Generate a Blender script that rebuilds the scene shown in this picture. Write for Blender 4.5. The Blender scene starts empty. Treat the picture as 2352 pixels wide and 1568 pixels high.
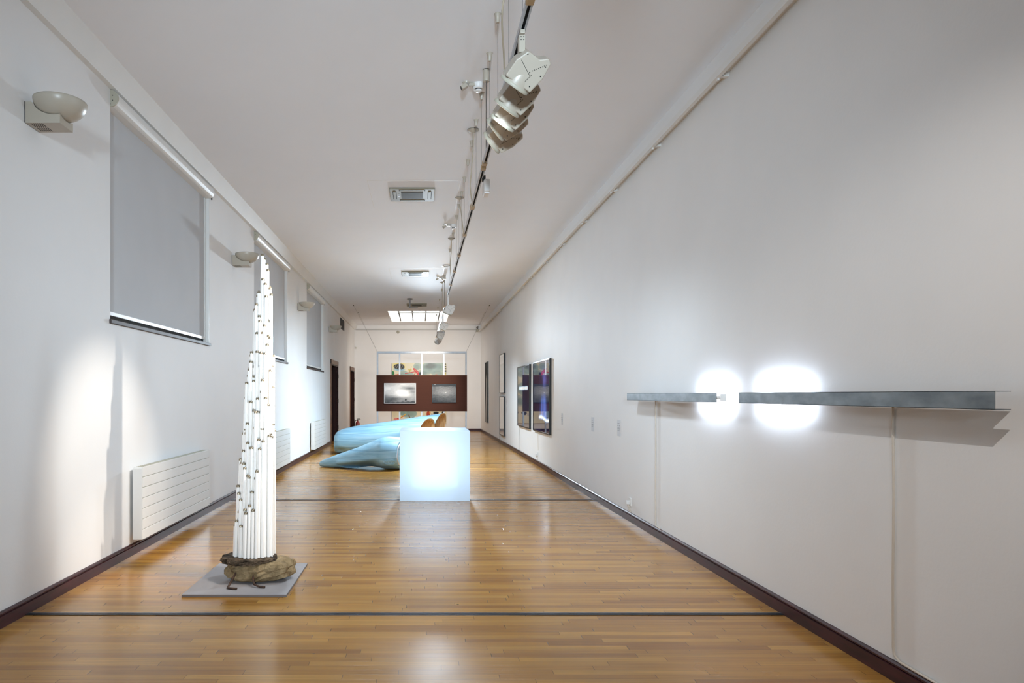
import bpy, bmesh, math, random
import numpy as np
from mathutils import Vector, Matrix

# ------------------------------------------------------------------ camera, world, exposure
S = bpy.context.scene
COL = S.collection
PI = math.pi
cd = bpy.data.cameras.new('camera')
cam = bpy.data.objects.new('camera', cd)
COL.objects.link(cam)
cam.location = (0, 0, 1.4)
cam.rotation_euler = (PI / 2, 0, 0)
cd.sensor_width = 36
cd.lens = 24
cd.shift_x = 0.0897
cd.shift_y = 0.0519
cd.clip_end = 100
cd.clip_start = 0.05
S.camera = cam

W = bpy.data.worlds.new('world')
S.world = W
W.use_nodes = True
W.node_tree.nodes['Background'].inputs[0].default_value = (0.8, 0.85, 0.9, 1)
W.node_tree.nodes['Background'].inputs[1].default_value = 0.02

S.view_settings.view_transform = 'Standard'
S.view_settings.look = 'None'
S.view_settings.exposure = 0.1
S.view_settings.gamma = 1.0
S.view_settings.use_curve_mapping = False
S.cycles.use_denoising = True
S.cycles.max_bounces = 14
S.cycles.diffuse_bounces = 8
S.cycles.glossy_bounces = 5
S.cycles.transmission_bounces = 8
S.cycles.sample_clamp_indirect = 6
S.cycles.caustics_refractive = False
S.cycles.caustics_reflective = False

# lamp strengths (watts for lamp objects, radiance for glowing surfaces)
P = dict(wash=80, flood=200, wash_far=1050, back=70, hall=2550, rear=4300, tower=340, beam_key=150, whale=520, panel=400, endwall=480,  # hall, rear and back are strengths of added fill lamps
         tube=90.0, cube=1.85, sky=2.3, lightbox=0.75)

# ------------------------------------------------------------------ helpers: materials
def lin(c):
    return tuple(((x / 255) / 12.92 if x / 255 <= 0.04045 else ((x / 255 + 0.055) / 1.055) ** 2.4) for x in c) + (1.0,)

def new_mat(name):
    m = bpy.data.materials.new(name)
    m.use_nodes = True
    return m, m.node_tree, m.node_tree.nodes['Principled BSDF']

def mat(name, rgb, rough=0.5, metal=0.0, spec=0.5, noise=0.0, nscale=8.0, stretch=(1, 1, 1), bump=0.0, bscale=60.0,
        emit=None, estr=0.0, coat=0.0, rgb2=None):
    m, nt, b = new_mat(name)
    b.inputs['Base Color'].default_value = lin(rgb)
    b.inputs['Roughness'].default_value = rough
    b.inputs['Metallic'].default_value = metal
    b.inputs['Specular IOR Level'].default_value = spec
    b.inputs['Coat Weight'].default_value = coat
    N, L = nt.nodes, nt.links
    tc = N.new('ShaderNodeTexCoord')
    if noise or rgb2:
        mp = N.new('ShaderNodeMapping'); mp.inputs['Scale'].default_value = stretch
        L.new(tc.outputs['Object'], mp.inputs[0])
        nz = N.new('ShaderNodeTexNoise'); nz.inputs['Scale'].default_value = nscale; nz.inputs['Detail'].default_value = 6
        L.new(mp.outputs[0], nz.inputs['Vector'])
        mx = N.new('ShaderNodeMix'); mx.data_type = 'RGBA'
        c1 = lin(rgb); c2 = lin(rgb2) if rgb2 else tuple(x * (1 - noise) for x in c1[:3]) + (1,)
        mx.inputs[6].default_value = c1; mx.inputs[7].default_value = c2
        rp = N.new('ShaderNodeMapRange'); rp.inputs[1].default_value = 0.35; rp.inputs[2].default_value = 0.65
        L.new(nz.outputs[0], rp.inputs[0]); L.new(rp.outputs[0], mx.inputs[0]); L.new(mx.outputs[2], b.inputs['Base Color'])
    if bump:
        nb = N.new('ShaderNodeTexNoise'); nb.inputs['Scale'].default_value = bscale; nb.inputs['Detail'].default_value = 5
        L.new(tc.outputs['Object'], nb.inputs['Vector'])
        bp = N.new('ShaderNodeBump'); bp.inputs['Strength'].default_value = bump; bp.inputs['Distance'].default_value = 0.01
        L.new(nb.outputs[0], bp.inputs['Height']); L.new(bp.outputs[0], b.inputs['Normal'])
    if emit:
        b.inputs['Emission Color'].default_value = lin(emit)
        b.inputs['Emission Strength'].default_value = estr
    return m

def art_mat(name, rough=0.4, spec=0.4, estr=0.0):
    """picture held in the mesh's own colour attribute (the artwork itself)"""
    m, nt, b = new_mat(name)
    a = nt.nodes.new('ShaderNodeVertexColor'); a.layer_name = 'art'
    b.inputs['Roughness'].default_value = rough
    b.inputs['Specular IOR Level'].default_value = spec
    if estr:
        b.inputs['Base Color'].default_value = (0.004, 0.004, 0.005, 1)
        nt.links.new(a.outputs[0], b.inputs['Emission Color'])
        b.inputs['Emission Strength'].default_value = estr
    else:
        nt.links.new(a.outputs[0], b.inputs['Base Color'])
    return m

# ------------------------------------------------------------------ helpers: meshes
class MB:
    def __init__(s):
        s.v, s.f, s.m, s.s = [], [], [], []
    def add(s, vs, fs, mi=0, smooth=False):
        o = len(s.v)
        s.v += [tuple(v) for v in vs]
        for f in fs:
            s.f.append([i + o for i in f]); s.m.append(mi); s.s.append(smooth)
        return s
    def bx(s, x0, x1, y0, y1, z0, z1, mi=0):
        vs = [(x, y, z) for z in (z0, z1) for y in (y0, y1) for x in (x0, x1)]
        return s.add(vs, [(0, 2, 3, 1), (4, 5, 7, 6), (0, 1, 5, 4), (2, 6, 7, 3), (0, 4, 6, 2), (1, 3, 7, 5)], mi)
    def obox(s, c, u, w, t, size, mi=0):
        """oriented box: axes u,w,t, full sizes"""
        c = Vector(c); u = Vector(u).normalized(); w = Vector(w).normalized(); t = Vector(t).normalized()
        vs = [c + u * (a * size[0] / 2) + w * (b * size[1] / 2) + t * (d * size[2] / 2) for d in (-1, 1) for b in (-1, 1) for a in (-1, 1)]
        return s.add(vs, [(0, 2, 3, 1), (4, 5, 7, 6), (0, 1, 5, 4), (2, 6, 7, 3), (0, 4, 6, 2), (1, 3, 7, 5)], mi)
    def tube(s, pts, r, n=8, mi=0, cap=True):
        pts = [Vector(p) for p in pts]
        rs = r if isinstance(r, (list, tuple)) else [r] * len(pts)
        rings = []
        ref = None
        for i, p in enumerate(pts):
            t = (pts[min(i + 1, len(pts) - 1)] - pts[max(i - 1, 0)]).normalized()
            if ref is None:
                ref = t.orthogonal().normalized()
            ref = (ref - t * ref.dot(t)).normalized()
            b = t.cross(ref)
            rings.append([p + (ref * math.cos(2 * PI * k / n) + b * math.sin(2 * PI * k / n)) * rs[i] for k in range(n)])
        return s.loft(rings, mi, cap, cap)
    def loft(s, rings, mi=0, cap0=False, cap1=False, smooth=True):
        n = len(rings[0])
        vs = [v for r in rings for v in r]
        fs = []
        for i in range(len(rings) - 1):
            for k in range(n):
                a = i * n + k; b = i * n + (k + 1) % n
                fs.append((a, b, b + n, a + n))
        s.add(vs, fs, mi, smooth)
        if cap0: s.add(rings[0], [tuple(reversed(range(n)))], mi)
        if cap1: s.add(rings[-1], [tuple(range(n))], mi)
        return s
    def lathe(s, prof, c=(0, 0, 0), n=20, mi=0, axis=None, cap0=True, cap1=True):
        """profile of (radius, height) around an axis (default +Z) through c"""
        c = Vector(c)
        q = Vector((0, 0, 1)).rotation_difference(Vector(axis)) if axis else None
        rings = []
        for r, z in prof:
            ring = [Vector((r * math.cos(2 * PI * k / n), r * math.sin(2 * PI * k / n), z)) for k in range(n)]
            rings.append([c + (q @ v if q else v) for v in ring])
        return s.loft(rings, mi, cap0, cap1)
    def prism(s, poly, y0, y1, mi=0, ax='y'):
        """poly in the two other axes, extruded along ax"""
        n = len(poly)
        def P3(a, b, t):
            return {'y': (a, t, b), 'x': (t, a, b), 'z': (a, b, t)}[ax]
        vs = [P3(a, b, y0) for a, b in poly] + [P3(a, b, y1) for a, b in poly]
        fs = [tuple(range(n)), tuple(reversed(range(n, 2 * n)))]
        fs += [(k, n + k, n + (k + 1) % n, (k + 1) % n) for k in range(n)]
        return s.add(vs, fs, mi)
    def xf(s, M):
        s.v = [tuple(M @ Vector(v)) for v in s.v]
        return s
    def build(s, name, mats, parent=None, bevel=0.0, seg=2, loc=None):
        me = bpy.data.meshes.new(name)
        me.from_pydata(s.v, [], s.f)
        for m in (mats if isinstance(mats, (list, tuple)) else [mats]):
            me.materials.append(m)
        me.polygons.foreach_set('material_index', s.m)
        me.polygons.foreach_set('use_smooth', s.s)
        bm = bmesh.new(); bm.from_mesh(me)
        bmesh.ops.recalc_face_normals(bm, faces=bm.faces)
        bm.to_mesh(me); bm.free()
        o = bpy.data.objects.new(name, me)
        COL.objects.link(o)
        if parent: o.parent = parent
        if loc: o.location = loc
        if bevel:
            md = o.modifiers.new('bevel', 'BEVEL'); md.width = bevel; md.segments = seg; md.limit_method = 'ANGLE'
            md.angle_limit = math.radians(40)
        return o

def tag(o, label, cat, group=None):
    o['label'] = label; o['category'] = cat
    if group: o['group'] = group
    return o

def thing(name, label, cat, loc=(0, 0, 0), group=None):
    o = bpy.data.objects.new(name, None); COL.objects.link(o)
    o.empty_display_size = 0.05
    o.location = loc
    return tag(o, label, cat, group)

def struct(o):
    o['kind'] = 'structure'
    return o

def dup(root, loc, label, rot=None):
    def cp(o, parent):
        c = o.copy(); COL.objects.link(c); c.parent = parent
        for k in list(o.children):
            cp(k, c)
        return c
    r = cp(root, None)
    r.location = loc
    if rot is not None: r.rotation_euler = rot
    r['label'] = label
    return r

def spot(name, loc, target, watts, angle, blend, color=(1, 1, 1), radius=0.06, parent=None):
    l = bpy.data.lights.new(name, 'SPOT')
    l.energy = watts; l.spot_size = math.radians(angle); l.spot_blend = blend; l.color = color; l.shadow_soft_size = radius
    o = bpy.data.objects.new(name, l); COL.objects.link(o)
    d = Vector(target) - Vector(loc)
    o.rotation_euler = d.to_track_quat('-Z', 'Y').to_euler()
    o.location = loc
    if parent:
        o.parent = parent
        o.matrix_parent_inverse = Matrix.Translation(-Vector(parent.location))
    return o

def fbm(u, v, seed=0, oct=5, f0=4.0):
    rng = np.random.RandomState(seed)
    out = np.zeros_like(u); amp = 1.0; tot = 0; f = f0
    for _ in range(oct):
        n = int(f) + 3
        g = rng.rand(n + 1, n + 1)
        x = np.clip(u, 0, 1) * f; y = np.clip(v, 0, 1) * f
        xi = np.clip(x.astype(int), 0, n - 1); yi = np.clip(y.astype(int), 0, n - 1)
        a = x - xi; b = y - yi
        a = a * a * (3 - 2 * a); b = b * b * (3 - 2 * b)
        out += amp * ((g[yi, xi] * (1 - a) + g[yi, xi + 1] * a) * (1 - b) + (g[yi + 1, xi] * (1 - a) + g[yi + 1, xi + 1] * a) * b)
        tot += amp; amp *= 0.5; f *= 2
    return out / tot

def picture(name, func, origin, ud, vd, nu, nv, m, parent=None):
    """flat picture: grid from origin (top left) along ud (width) and vd (height), coloured by func(u, v)->sRGB 0..255"""
    u, v = np.meshgrid(np.linspace(0, 1, nu), np.linspace(0, 1, nv))
    c = np.clip(func(u, v) / 255.0, 0, 1)
    c = np.where(c <= 0.04045, c / 12.92, ((c + 0.055) / 1.055) ** 2.4)
    o, ud, vd = np.array(origin), np.array(ud), np.array(vd)
    pts = o + u[..., None] * ud + v[..., None] * vd
    vs = [tuple(p) for p in pts.reshape(-1, 3)]
    fs = []
    for j in range(nv - 1):
        for i in range(nu - 1):
            a = j * nu + i
            fs.append((a, a + nu, a + nu + 1, a + 1))
    me = bpy.data.meshes.new(name)
    me.from_pydata(vs, [], fs)
    at = me.color_attributes.new('art', 'FLOAT_COLOR', 'POINT')
    rgba = np.ones((nu * nv, 4), dtype=np.float32); rgba[:, :3] = c.reshape(-1, 3)
    at.data.foreach_set('color', rgba.ravel())
    me.materials.append(m)
    ob = bpy.data.objects.new(name, me); COL.objects.link(ob)
    if parent: ob.parent = parent
    return ob

# ------------------------------------------------------------------ materials
M_wall = mat('white_wall_paint', (234, 234, 234), 0.72, spec=0.25, noise=0.03, nscale=1.3, bump=0.06, bscale=45)
M_ceil = mat('ceiling_paint', (242, 245, 250), 0.85, spec=0.15, noise=0.02, nscale=1.0, bump=0.05, bscale=30)
M_trimw = mat('white_trim_paint', (230, 230, 228), 0.55, spec=0.3, noise=0.03, nscale=3)
M_base = mat('maroon_baseboard_lacquer', (70, 32, 36), 0.36, spec=0.35, rgb2=(48, 22, 24), nscale=4, stretch=(1, 1, 8), coat=0.0)
M_strip = mat('steel_strip', (74, 76, 84), 0.35, metal=0.7, noise=0.35, nscale=9)
M_blind = mat('blind_fabric', (196, 198, 201), 0.8, spec=0.15, noise=0.03, nscale=2)
M_whitemetal = mat('white_enamel', (226, 226, 224), 0.38, spec=0.5, noise=0.02, nscale=4)
M_cream = mat('cream_plastic', (180, 172, 158), 0.34, spec=0.5, noise=0.03, nscale=5)
M_darkwood = mat('dark_sill_wood', (78, 66, 62), 0.6, rgb2=(56, 46, 44), nscale=6, stretch=(1, 0.15, 1))
M_door = mat('dark_mahogany', (52, 22, 15), 0.5, spec=0.15, rgb2=(38, 15, 11), nscale=5, stretch=(4, 4, 0.4))
M_casing = mat('brown_door_casing', (128, 84, 50), 0.45, rgb2=(96, 60, 34), nscale=8, stretch=(6, 1, 1))
M_black = mat('black_plastic', (16, 16, 17), 0.45)
M_blackframe = mat('black_frame_wood', (14, 14, 15), 0.35)
M_dark = mat('dark_gap', (22, 21, 20), 0.8)
M_pane = mat('window_pane', (60, 66, 72), 0.1, spec=0.6)
M_galv = mat('galvanised_steel', (122, 127, 129), 0.42, metal=0.8, rgb2=(96, 102, 105), nscale=7, stretch=(1, 1, 2))
M_alu = mat('brushed_aluminium', (196, 200, 206), 0.42, metal=0.4, noise=0.08, nscale=12)
M_brass = mat('tan_end_plastic', (170, 142, 104), 0.5)
M_brown = mat('brown_panel_laminate', (78, 46, 36), 0.7, spec=0.15, noise=0.10, nscale=40, stretch=(0.05, 1, 1))
M_edge = mat('panel_edge', (170, 140, 84), 0.6)
M_wire = mat('steel_wire', (150, 150, 150), 0.35, metal=0.6)
M_cord = mat('beige_cord', (176, 164, 144), 0.6)
M_whitecord = mat('white_cable', (212, 203, 190), 0.5)
M_acbeige = mat('grey_beige_plastic', (176, 172, 156), 0.5)
M_cassette = mat('cassette_face_plastic', (140, 136, 120), 0.6, spec=0.3)
M_acgrille = mat('air_grille', (84, 78, 66), 0.6, rgb2=(70, 65, 55), nscale=60, stretch=(0.1, 1, 1))
M_plinth = mat('grey_plinth_board', (156, 150, 150), 0.6, noise=0.04, nscale=20)
M_plinthside = mat('plinth_edge', (118, 110, 108), 0.6)
M_stone = mat('rough_sandstone', (164, 142, 108), 0.95, spec=0.1, rgb2=(112, 94, 68), nscale=14, bump=1.0, bscale=55)
M_crust = mat('dark_mortar_crust', (104, 88, 72), 0.95, spec=0.1, rgb2=(50, 42, 34), nscale=22, bump=1.0, bscale=80)
M_rust = mat('rusted_rebar', (86, 60, 44), 0.85, rgb2=(58, 38, 28), nscale=60, bump=0.6, bscale=220)
M_tubeglass = mat('phosphor_tube_glass', (252, 248, 243), 0.14, spec=0.5, coat=0.3)
M_tubecap = mat('tube_end_metal', (150, 138, 118), 0.35, metal=0.75)
M_red = mat('red_enamel', (128, 34, 36), 0.35)
M_labelp = mat('label_paper', (206, 208, 212), 0.6)
M_ink = mat('grey_print', (120, 122, 126), 0.7)
M_glass = mat('milky_plastic', (236, 236, 238), 0.35)
M_matboard = mat('white_photo_paper', (228, 228, 228), 0.5)
M_projector = mat('grey_steel_mount', (112, 106, 102), 0.4, metal=0.5)
M_lens = mat('lamp_lens', (255, 246, 232), 0.3, emit=(255, 240, 220), estr=1.2)
M_tubelight = mat('lit_fluorescent_tube', (255, 255, 255), 0.3, emit=(222, 236, 255), estr=P['tube'])
M_skyglass = mat('skylight_diffuser', (245, 247, 248), 0.4, emit=(246, 250, 252), estr=P['sky'])
M_skybar = mat('skylight_bar', (96, 88, 78), 0.6)

def floor_material():
    m, nt, b = new_mat('honey_strip_parquet')
    N, L = nt.nodes, nt.links
    def math_(op, a, c=None):
        n = N.new('ShaderNodeMath'); n.operation = op
        for i, x in enumerate((a, c)):
            if x is None: continue
            if isinstance(x, (int, float)): n.inputs[i].default_value = x
            else: L.new(x, n.inputs[i])
        return n.outputs[0]
    tc = N.new('ShaderNodeTexCoord')
    sx = N.new('ShaderNodeSeparateXYZ'); L.new(tc.outputs['Object'], sx.inputs[0])
    RW, RL = 0.056, 0.78
    ry = math_('DIVIDE', sx.outputs['Y'], RW)
    row = math_('FLOOR', ry)
    wn = N.new('ShaderNodeTexWhiteNoise'); wn.noise_dimensions = '1D'; L.new(row, wn.inputs['W'])
    off = math_('MULTIPLY', wn.outputs['Value'], 7.3)
    cx = math_('ADD', math_('DIVIDE', sx.outputs['X'], RL), off)
    col = math_('FLOOR', cx)
    cb = N.new('ShaderNodeCombineXYZ'); L.new(row, cb.inputs[0]); L.new(col, cb.inputs[1])
    wc = N.new('ShaderNodeTexWhiteNoise'); wc.noise_dimensions = '3D'; L.new(cb.outputs[0], wc.inputs['Vector'])
    ramp = N.new('ShaderNodeValToRGB')
    e = ramp.color_ramp.elements
    e[0].position = 0.0; e[0].color = lin((152, 100, 38))
    e[1].position = 1.0; e[1].color = lin((194, 142, 66))
    for p, c in ((0.25, (168, 116, 48)), (0.6, (178, 126, 54)), (0.85, (186, 134, 60))):
        q = e.new(p); q.color = lin(c)
    L.new(wc.outputs['Value'], ramp.inputs[0])
    # grain, stretched along the boards and shifted per board
    mp = N.new('ShaderNodeMapping'); mp.inputs['Scale'].default_value = (1.5, 46, 1)
    L.new(tc.outputs['Object'], mp.inputs[0])
    ad = N.new('ShaderNodeVectorMath'); ad.operation = 'ADD'
    sc = N.new('ShaderNodeVectorMath'); sc.operation = 'SCALE'; sc.inputs['Scale'].default_value = 9.0
    L.new(wc.outputs['Color'], sc.inputs[0]); L.new(mp.outputs[0], ad.inputs[0]); L.new(sc.outputs[0], ad.inputs[1])
    gn = N.new('ShaderNodeTexNoise'); gn.inputs['Scale'].default_value = 1.6; gn.inputs['Detail'].default_value = 7
    L.new(ad.outputs[0], gn.inputs['Vector'])
    gm = N.new('ShaderNodeMapRange'); gm.inputs[1].default_value = 0.3; gm.inputs[2].default_value = 0.72
    gm.inputs[3].default_value = 0.80; gm.inputs[4].default_value = 1.1
    L.new(gn.outputs[0], gm.inputs[0])
    # joints
    fy = math_('FRACT', ry); fx = math_('FRACT', cx)
    gy = math_('LESS_THAN', fy, 0.035)
    gx = math_('LESS_THAN', fx, 0.0040)
    gap = math_('MAXIMUM', math_('MULTIPLY', gy, 0.40), math_('MULTIPLY', gx, 0.62))
    # worn blotches, scuffs and small dark dents
    bl = N.new('ShaderNodeTexNoise'); bl.inputs['Scale'].default_value = 0.9; bl.inputs['Detail'].default_value = 5
    L.new(tc.outputs['Object'], bl.inputs['Vector'])
    bm_ = N.new('ShaderNodeMapRange'); bm_.inputs[1].default_value = 0.3; bm_.inputs[2].default_value = 0.7
    bm_.inputs[3].default_value = 0.88; bm_.inputs[4].default_value = 1.08
    L.new(bl.outputs[0], bm_.inputs[0])
    vo = N.new('ShaderNodeTexVoronoi'); vo.inputs['Scale'].default_value = 3.4; vo.inputs['Randomness'].default_value = 1
    L.new(tc.outputs['Object'], vo.inputs['Vector'])
    dent = math_('MULTIPLY', math_('LESS_THAN', vo.outputs['Distance'], 0.028), 0.7)
    mp2 = N.new('ShaderNodeMapping'); mp2.inputs['Scale'].default_value = (2.2, 0.35, 1); mp2.inputs['Rotation'].default_value = (0, 0, 0.5)
    L.new(tc.outputs['Object'], mp2.inputs[0])
    vs = N.new('ShaderNodeTexVoronoi'); vs.inputs['Scale'].default_value = 2.0; vs.feature = 'F1'
    L.new(mp2.outputs[0], vs.inputs['Vector'])
    scr = math_('MULTIPLY', math_('LESS_THAN', vs.outputs['Distance'], 0.016), 0.45)
    dark = math_('MAXIMUM', gap, math_('MAXIMUM', dent, scr))
    k = math_('MULTIPLY', math_('MULTIPLY', gm.outputs[0], bm_.outputs[0]), math_('SUBTRACT', 1.0, dark))
    mul = N.new('ShaderNodeVectorMath'); mul.operation = 'SCALE'
    L.new(ramp.outputs[0], mul.inputs[0]); L.new(k, mul.inputs['Scale'])
    L.new(mul.outputs[0], b.inputs['Base Color'])
    rr = N.new('ShaderNodeMapRange'); rr.inputs[1].default_value = 0.3; rr.inputs[2].default_value = 0.7
    rr.inputs[3].default_value = 0.17; rr.inputs[4].default_value = 0.28
    L.new(bl.outputs[0], rr.inputs[0]); L.new(rr.outputs[0], b.inputs['Roughness'])
    b.inputs['Specular IOR Level'].default_value = 0.47
    # each strip lies at a slightly different tilt, plus fine ripples across the room
    t = math_('MULTIPLY', math_('SUBTRACT', wc.outputs['Value'], 0.5), math_('SUBTRACT', fy, 0.5))
    hg = math_('ADD', math_('MULTIPLY', t, 0.20), math_('MULTIPLY', gn.outputs[0], 0.04))
    hg2 = math_('SUBTRACT', hg, math_('MULTIPLY', gap, 0.25))
    bp = N.new('ShaderNodeBump'); bp.inputs['Strength'].default_value = 0.35; bp.inputs['Distance'].default_value = 0.004
    L.new(hg2, bp.inputs['Height']); L.new(bp.outputs[0], b.inputs['Normal'])
    return m
M_floor = floor_material()

def whale_material():
    m, nt, b = new_mat('blue_stained_laminated_wood')
    N, L = nt.nodes, nt.links
    tc = N.new('ShaderNodeTexCoord')
    mp = N.new('ShaderNodeMapping'); mp.inputs['Scale'].default_value = (0.5, 2.0, 6.0); mp.inputs['Rotation'].default_value = (0, 0.12, 0)
    L.new(tc.outputs['Object'], mp.inputs[0])
    nz = N.new('ShaderNodeTexNoise'); nz.inputs['Scale'].default_value = 2.2; nz.inputs['Detail'].default_value = 8; nz.inputs['Distortion'].default_value = 0.6
    L.new(mp.outputs[0], nz.inputs['Vector'])
    r = N.new('ShaderNodeValToRGB'); e = r.color_ramp.elements
    e[0].position = 0.25; e[0].color = lin((104, 148, 170)); e[1].position = 0.75; e[1].color = lin((156, 186, 200))
    q = e.new(0.5); q.color = lin((130, 168, 187))
    L.new(nz.outputs[0], r.inputs[0])
    # thin glue lines between the glued planks
    wv = N.new('ShaderNodeTexWave'); wv.bands_direction = 'Z'; wv.inputs['Scale'].default_value = 2.1; wv.inputs['Distortion'].default_value = 1.2
    wv.inputs['Detail'].default_value = 1; wv.inputs['Detail Scale'].default_value = 0.6
    mp3 = N.new('ShaderNodeMapping'); mp3.inputs['Rotation'].default_value = (0, 0.10, 0); mp3.inputs['Scale'].default_value = (0.6, 0.6, 1)
    L.new(tc.outputs['Object'], mp3.inputs[0]); L.new(mp3.outputs[0], wv.inputs['Vector'])
    lt = N.new('ShaderNodeMath'); lt.operation = 'LESS_THAN'; lt.inputs[1].default_value = 0.018
    L.new(wv.outputs['Fac'], lt.inputs[0])
    sc = N.new('ShaderNodeMath'); sc.operation = 'MULTIPLY'; sc.inputs[1].default_value = 0.55
    L.new(lt.outputs[0], sc.inputs[0])
    mx = N.new('ShaderNodeMix'); mx.data_type = 'RGBA'; mx.inputs[7].default_value = lin((72, 116, 140))
    L.new(sc.outputs[0], mx.inputs[0]); L.new(r.outputs[0], mx.inputs[6])
    L.new(mx.outputs[2], b.inputs['Base Color'])
    b.inputs['Roughness'].default_value = 0.48
    return m
M_whale = whale_material()
M_whalewood = mat('bare_inner_wood', (224, 188, 138), 0.7, rgb2=(186, 142, 96), nscale=5, stretch=(8, 2, 0.6))
M_whaledeep = mat('deep_blue_stain', (70, 130, 172), 0.5)

def cube_shell_material():
    m = bpy.data.materials.new('frosted_acrylic'); m.use_nodes = True
    nt = m.node_tree; N, L = nt.nodes, nt.links
    N.remove(N['Principled BSDF'])
    out = N['Material Output']
    tr = N.new('ShaderNodeBsdfTranslucent'); tr.inputs[0].default_value = (0.82, 0.93, 1.0, 1)
    rf = N.new('ShaderNodeBsdfRefraction'); rf.inputs['Color'].default_value = (0.82, 0.92, 1.0, 1)
    rf.inputs['Roughness'].default_value = 0.75; rf.inputs['IOR'].default_value = 1.22
    gl = N.new('ShaderNodeBsdfGlossy'); gl.inputs['Color'].default_value = (1, 1, 1, 1); gl.inputs['Roughness'].default_value = 0.35
    df = N.new('ShaderNodeBsdfDiffuse'); df.inputs[0].default_value = (0.84, 0.94, 1.0, 1)
    m0 = N.new('ShaderNodeMixShader'); m0.inputs[0].default_value = 0.48
    L.new(tr.outputs[0], m0.inputs[1]); L.new(df.outputs[0], m0.inputs[2])
    m1 = N.new('ShaderNodeMixShader'); m1.inputs[0].default_value = 0.12
    L.new(m0.outputs[0], m1.inputs[1]); L.new(rf.outputs[0], m1.inputs[2])
    m2 = N.new('ShaderNodeMixShader'); m2.inputs[0].default_value = 0.05
    L.new(m1.outputs[0], m2.inputs[1]); L.new(gl.outputs[0], m2.inputs[2])
    L.new(m2.outputs[0], out.inputs['Surface'])
    return m
M_cubeshell = cube_shell_material()
M_cubecore = mat('cube_lamp_core', (255, 255, 255), 0.5, emit=(196, 219, 250), estr=P['cube'])

# ------------------------------------------------------------------ room shell
XL, XR, YB, YE, ZC = -2.525, 2.33, -4.0, 26.2, 4.064
o = MB().bx(XL - .4, XR + .3, YB - .3, YE + .3, -0.15, 0).build('floor', M_floor); struct(o)
# ceiling with the skylight opening
SKX0, SKX1, SKY0, SKY1 = -1.05, 0.97, 21.75, 25.0
c = MB()
c.bx(XL - .4, XR + .3, YB - .3, SKY0, ZC, ZC + .2)
c.bx(XL - .4, XR + .3, SKY1, YE + .3, ZC, ZC + .2)
c.bx(XL - .4, SKX0, SKY0, SKY1, ZC, ZC + .2)
c.bx(SKX1, XR + .3, SKY0, SKY1, ZC, ZC + .2)
struct(c.build('ceiling', M_ceil))

WIN = [(5.56, 8.18), (10.38, 12.98), (15.2, 17.8)]
WZ0, WZ1 = 2.015, 3.887
DOORS = [(19.3, 20.85, 2.30), (24.55, 25.95, 2.32)]
def wall_left():
    holes = [(a, b, WZ0, WZ1) for a, b in WIN] + [(a, b, 0.0, h) for a, b, h in DOORS]
    ys = sorted({YB - .3, YE + .3, *[h[0] for h in holes], *[h[1] for h in holes]})
    w = MB()
    for y0, y1 in zip(ys[:-1], ys[1:]):
        hs = [h for h in holes if h[0] <= y0 and h[1] >= y1]
        if not hs:
            w.bx(XL - .4, XL, y0, y1, 0, ZC)
        else:
            h = hs[0]
            if h[2] > 0: w.bx(XL - .4, XL, y0, y1, 0, h[2])
            w.bx(XL - .4, XL, y0, y1, h[3], ZC)
    return w.build('wall_left', M_wall)
struct(wall_left())
struct(MB().bx(XR, XR + .3, YB - .3, YE + .3, 0, ZC).build('wall_right', M_wall))
struct(MB().bx(XL, XR, YE, YE + .3, 0, ZC).build('wall_back', M_wall))
struct(MB().bx(XL, XR, YB - .3, YB, 0, ZC).build('wall_front', M_wall))

# sloping band between left wall and ceiling, picture rails on the right and the end wall
band = MB().prism([(XL, 3.887), (-2.476, 3.887), (-2.41, ZC), (XL, ZC)], YB, YE)
struct(band.build('trim_1', M_trimw))
rail = MB().bx(2.23, 2.262, YB, YE - .1, 3.788, 3.841)
rail.bx(2.262, XR, YB, YE - .1, 3.835, 3.843)
for y in np.arange(0.8, 25, 1.45):
    rail.bx(2.262, XR, y, y + .03, 3.80, 3.835)
    rail.bx(2.245, 2.258, y, y + .02, 3.772, 3.79)
struct(rail.build('trim_2', M_trimw))
er = MB().bx(XL + .06, 2.15, YE - .045, YE - .02, 3.868, 3.925).bx(XL + .06, 2.15, YE - .02, YE, 3.918, 3.925)
er.bx(XL + .06, 2.15, YE - .07, YE - .05, 3.878, 3.886, 1)
struct(er.build('trim_3', [M_trimw, M_projector]))

def baseboard(name, axis, f, sgn, a, b, gaps=()):
    """moulded skirting: flat board with a rounded bead on top"""
    t = 0.021 * sgn
    prof = [(f, 0), (f + t, 0), (f + t, .070), (f + t * .55, .073), (f + t * .9, .080), (f + t * .9, .088), (f + t * .45, .096), (f, .097)]
    m = MB()
    cuts = [a] + [g for pr in gaps for g in pr] + [b]
    for s0, s1 in zip(cuts[0::2], cuts[1::2]):
        m.prism(prof, s0, s1, ax=axis)
    return struct(m.build(name, M_base))
baseboard('baseboard_left', 'y', XL, 1, YB, YE, [(a - .06, b + .06) for a, b, h in DOORS])
baseboard('baseboard_right', 'y', XR, -1, YB, YE)
baseboard('baseboard_back', 'x', YE, -1, XL, XR)

for n, (y, w, mm) in enumerate([(4.355, .045, M_strip), (9.075, .04, M_strip), (13.93, .035, M_strip), (20.5, .05, M_brass)]):
    s = MB().bx(XL + .02, XR - .02, y - w / 2, y + w / 2, 0.0, 0.004).bx(XL + .02, XR - .02, y - .005, y + .005, 0.004, 0.006)
    struct(s.build('trim_%d' % (n + 4), mm))

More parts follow.
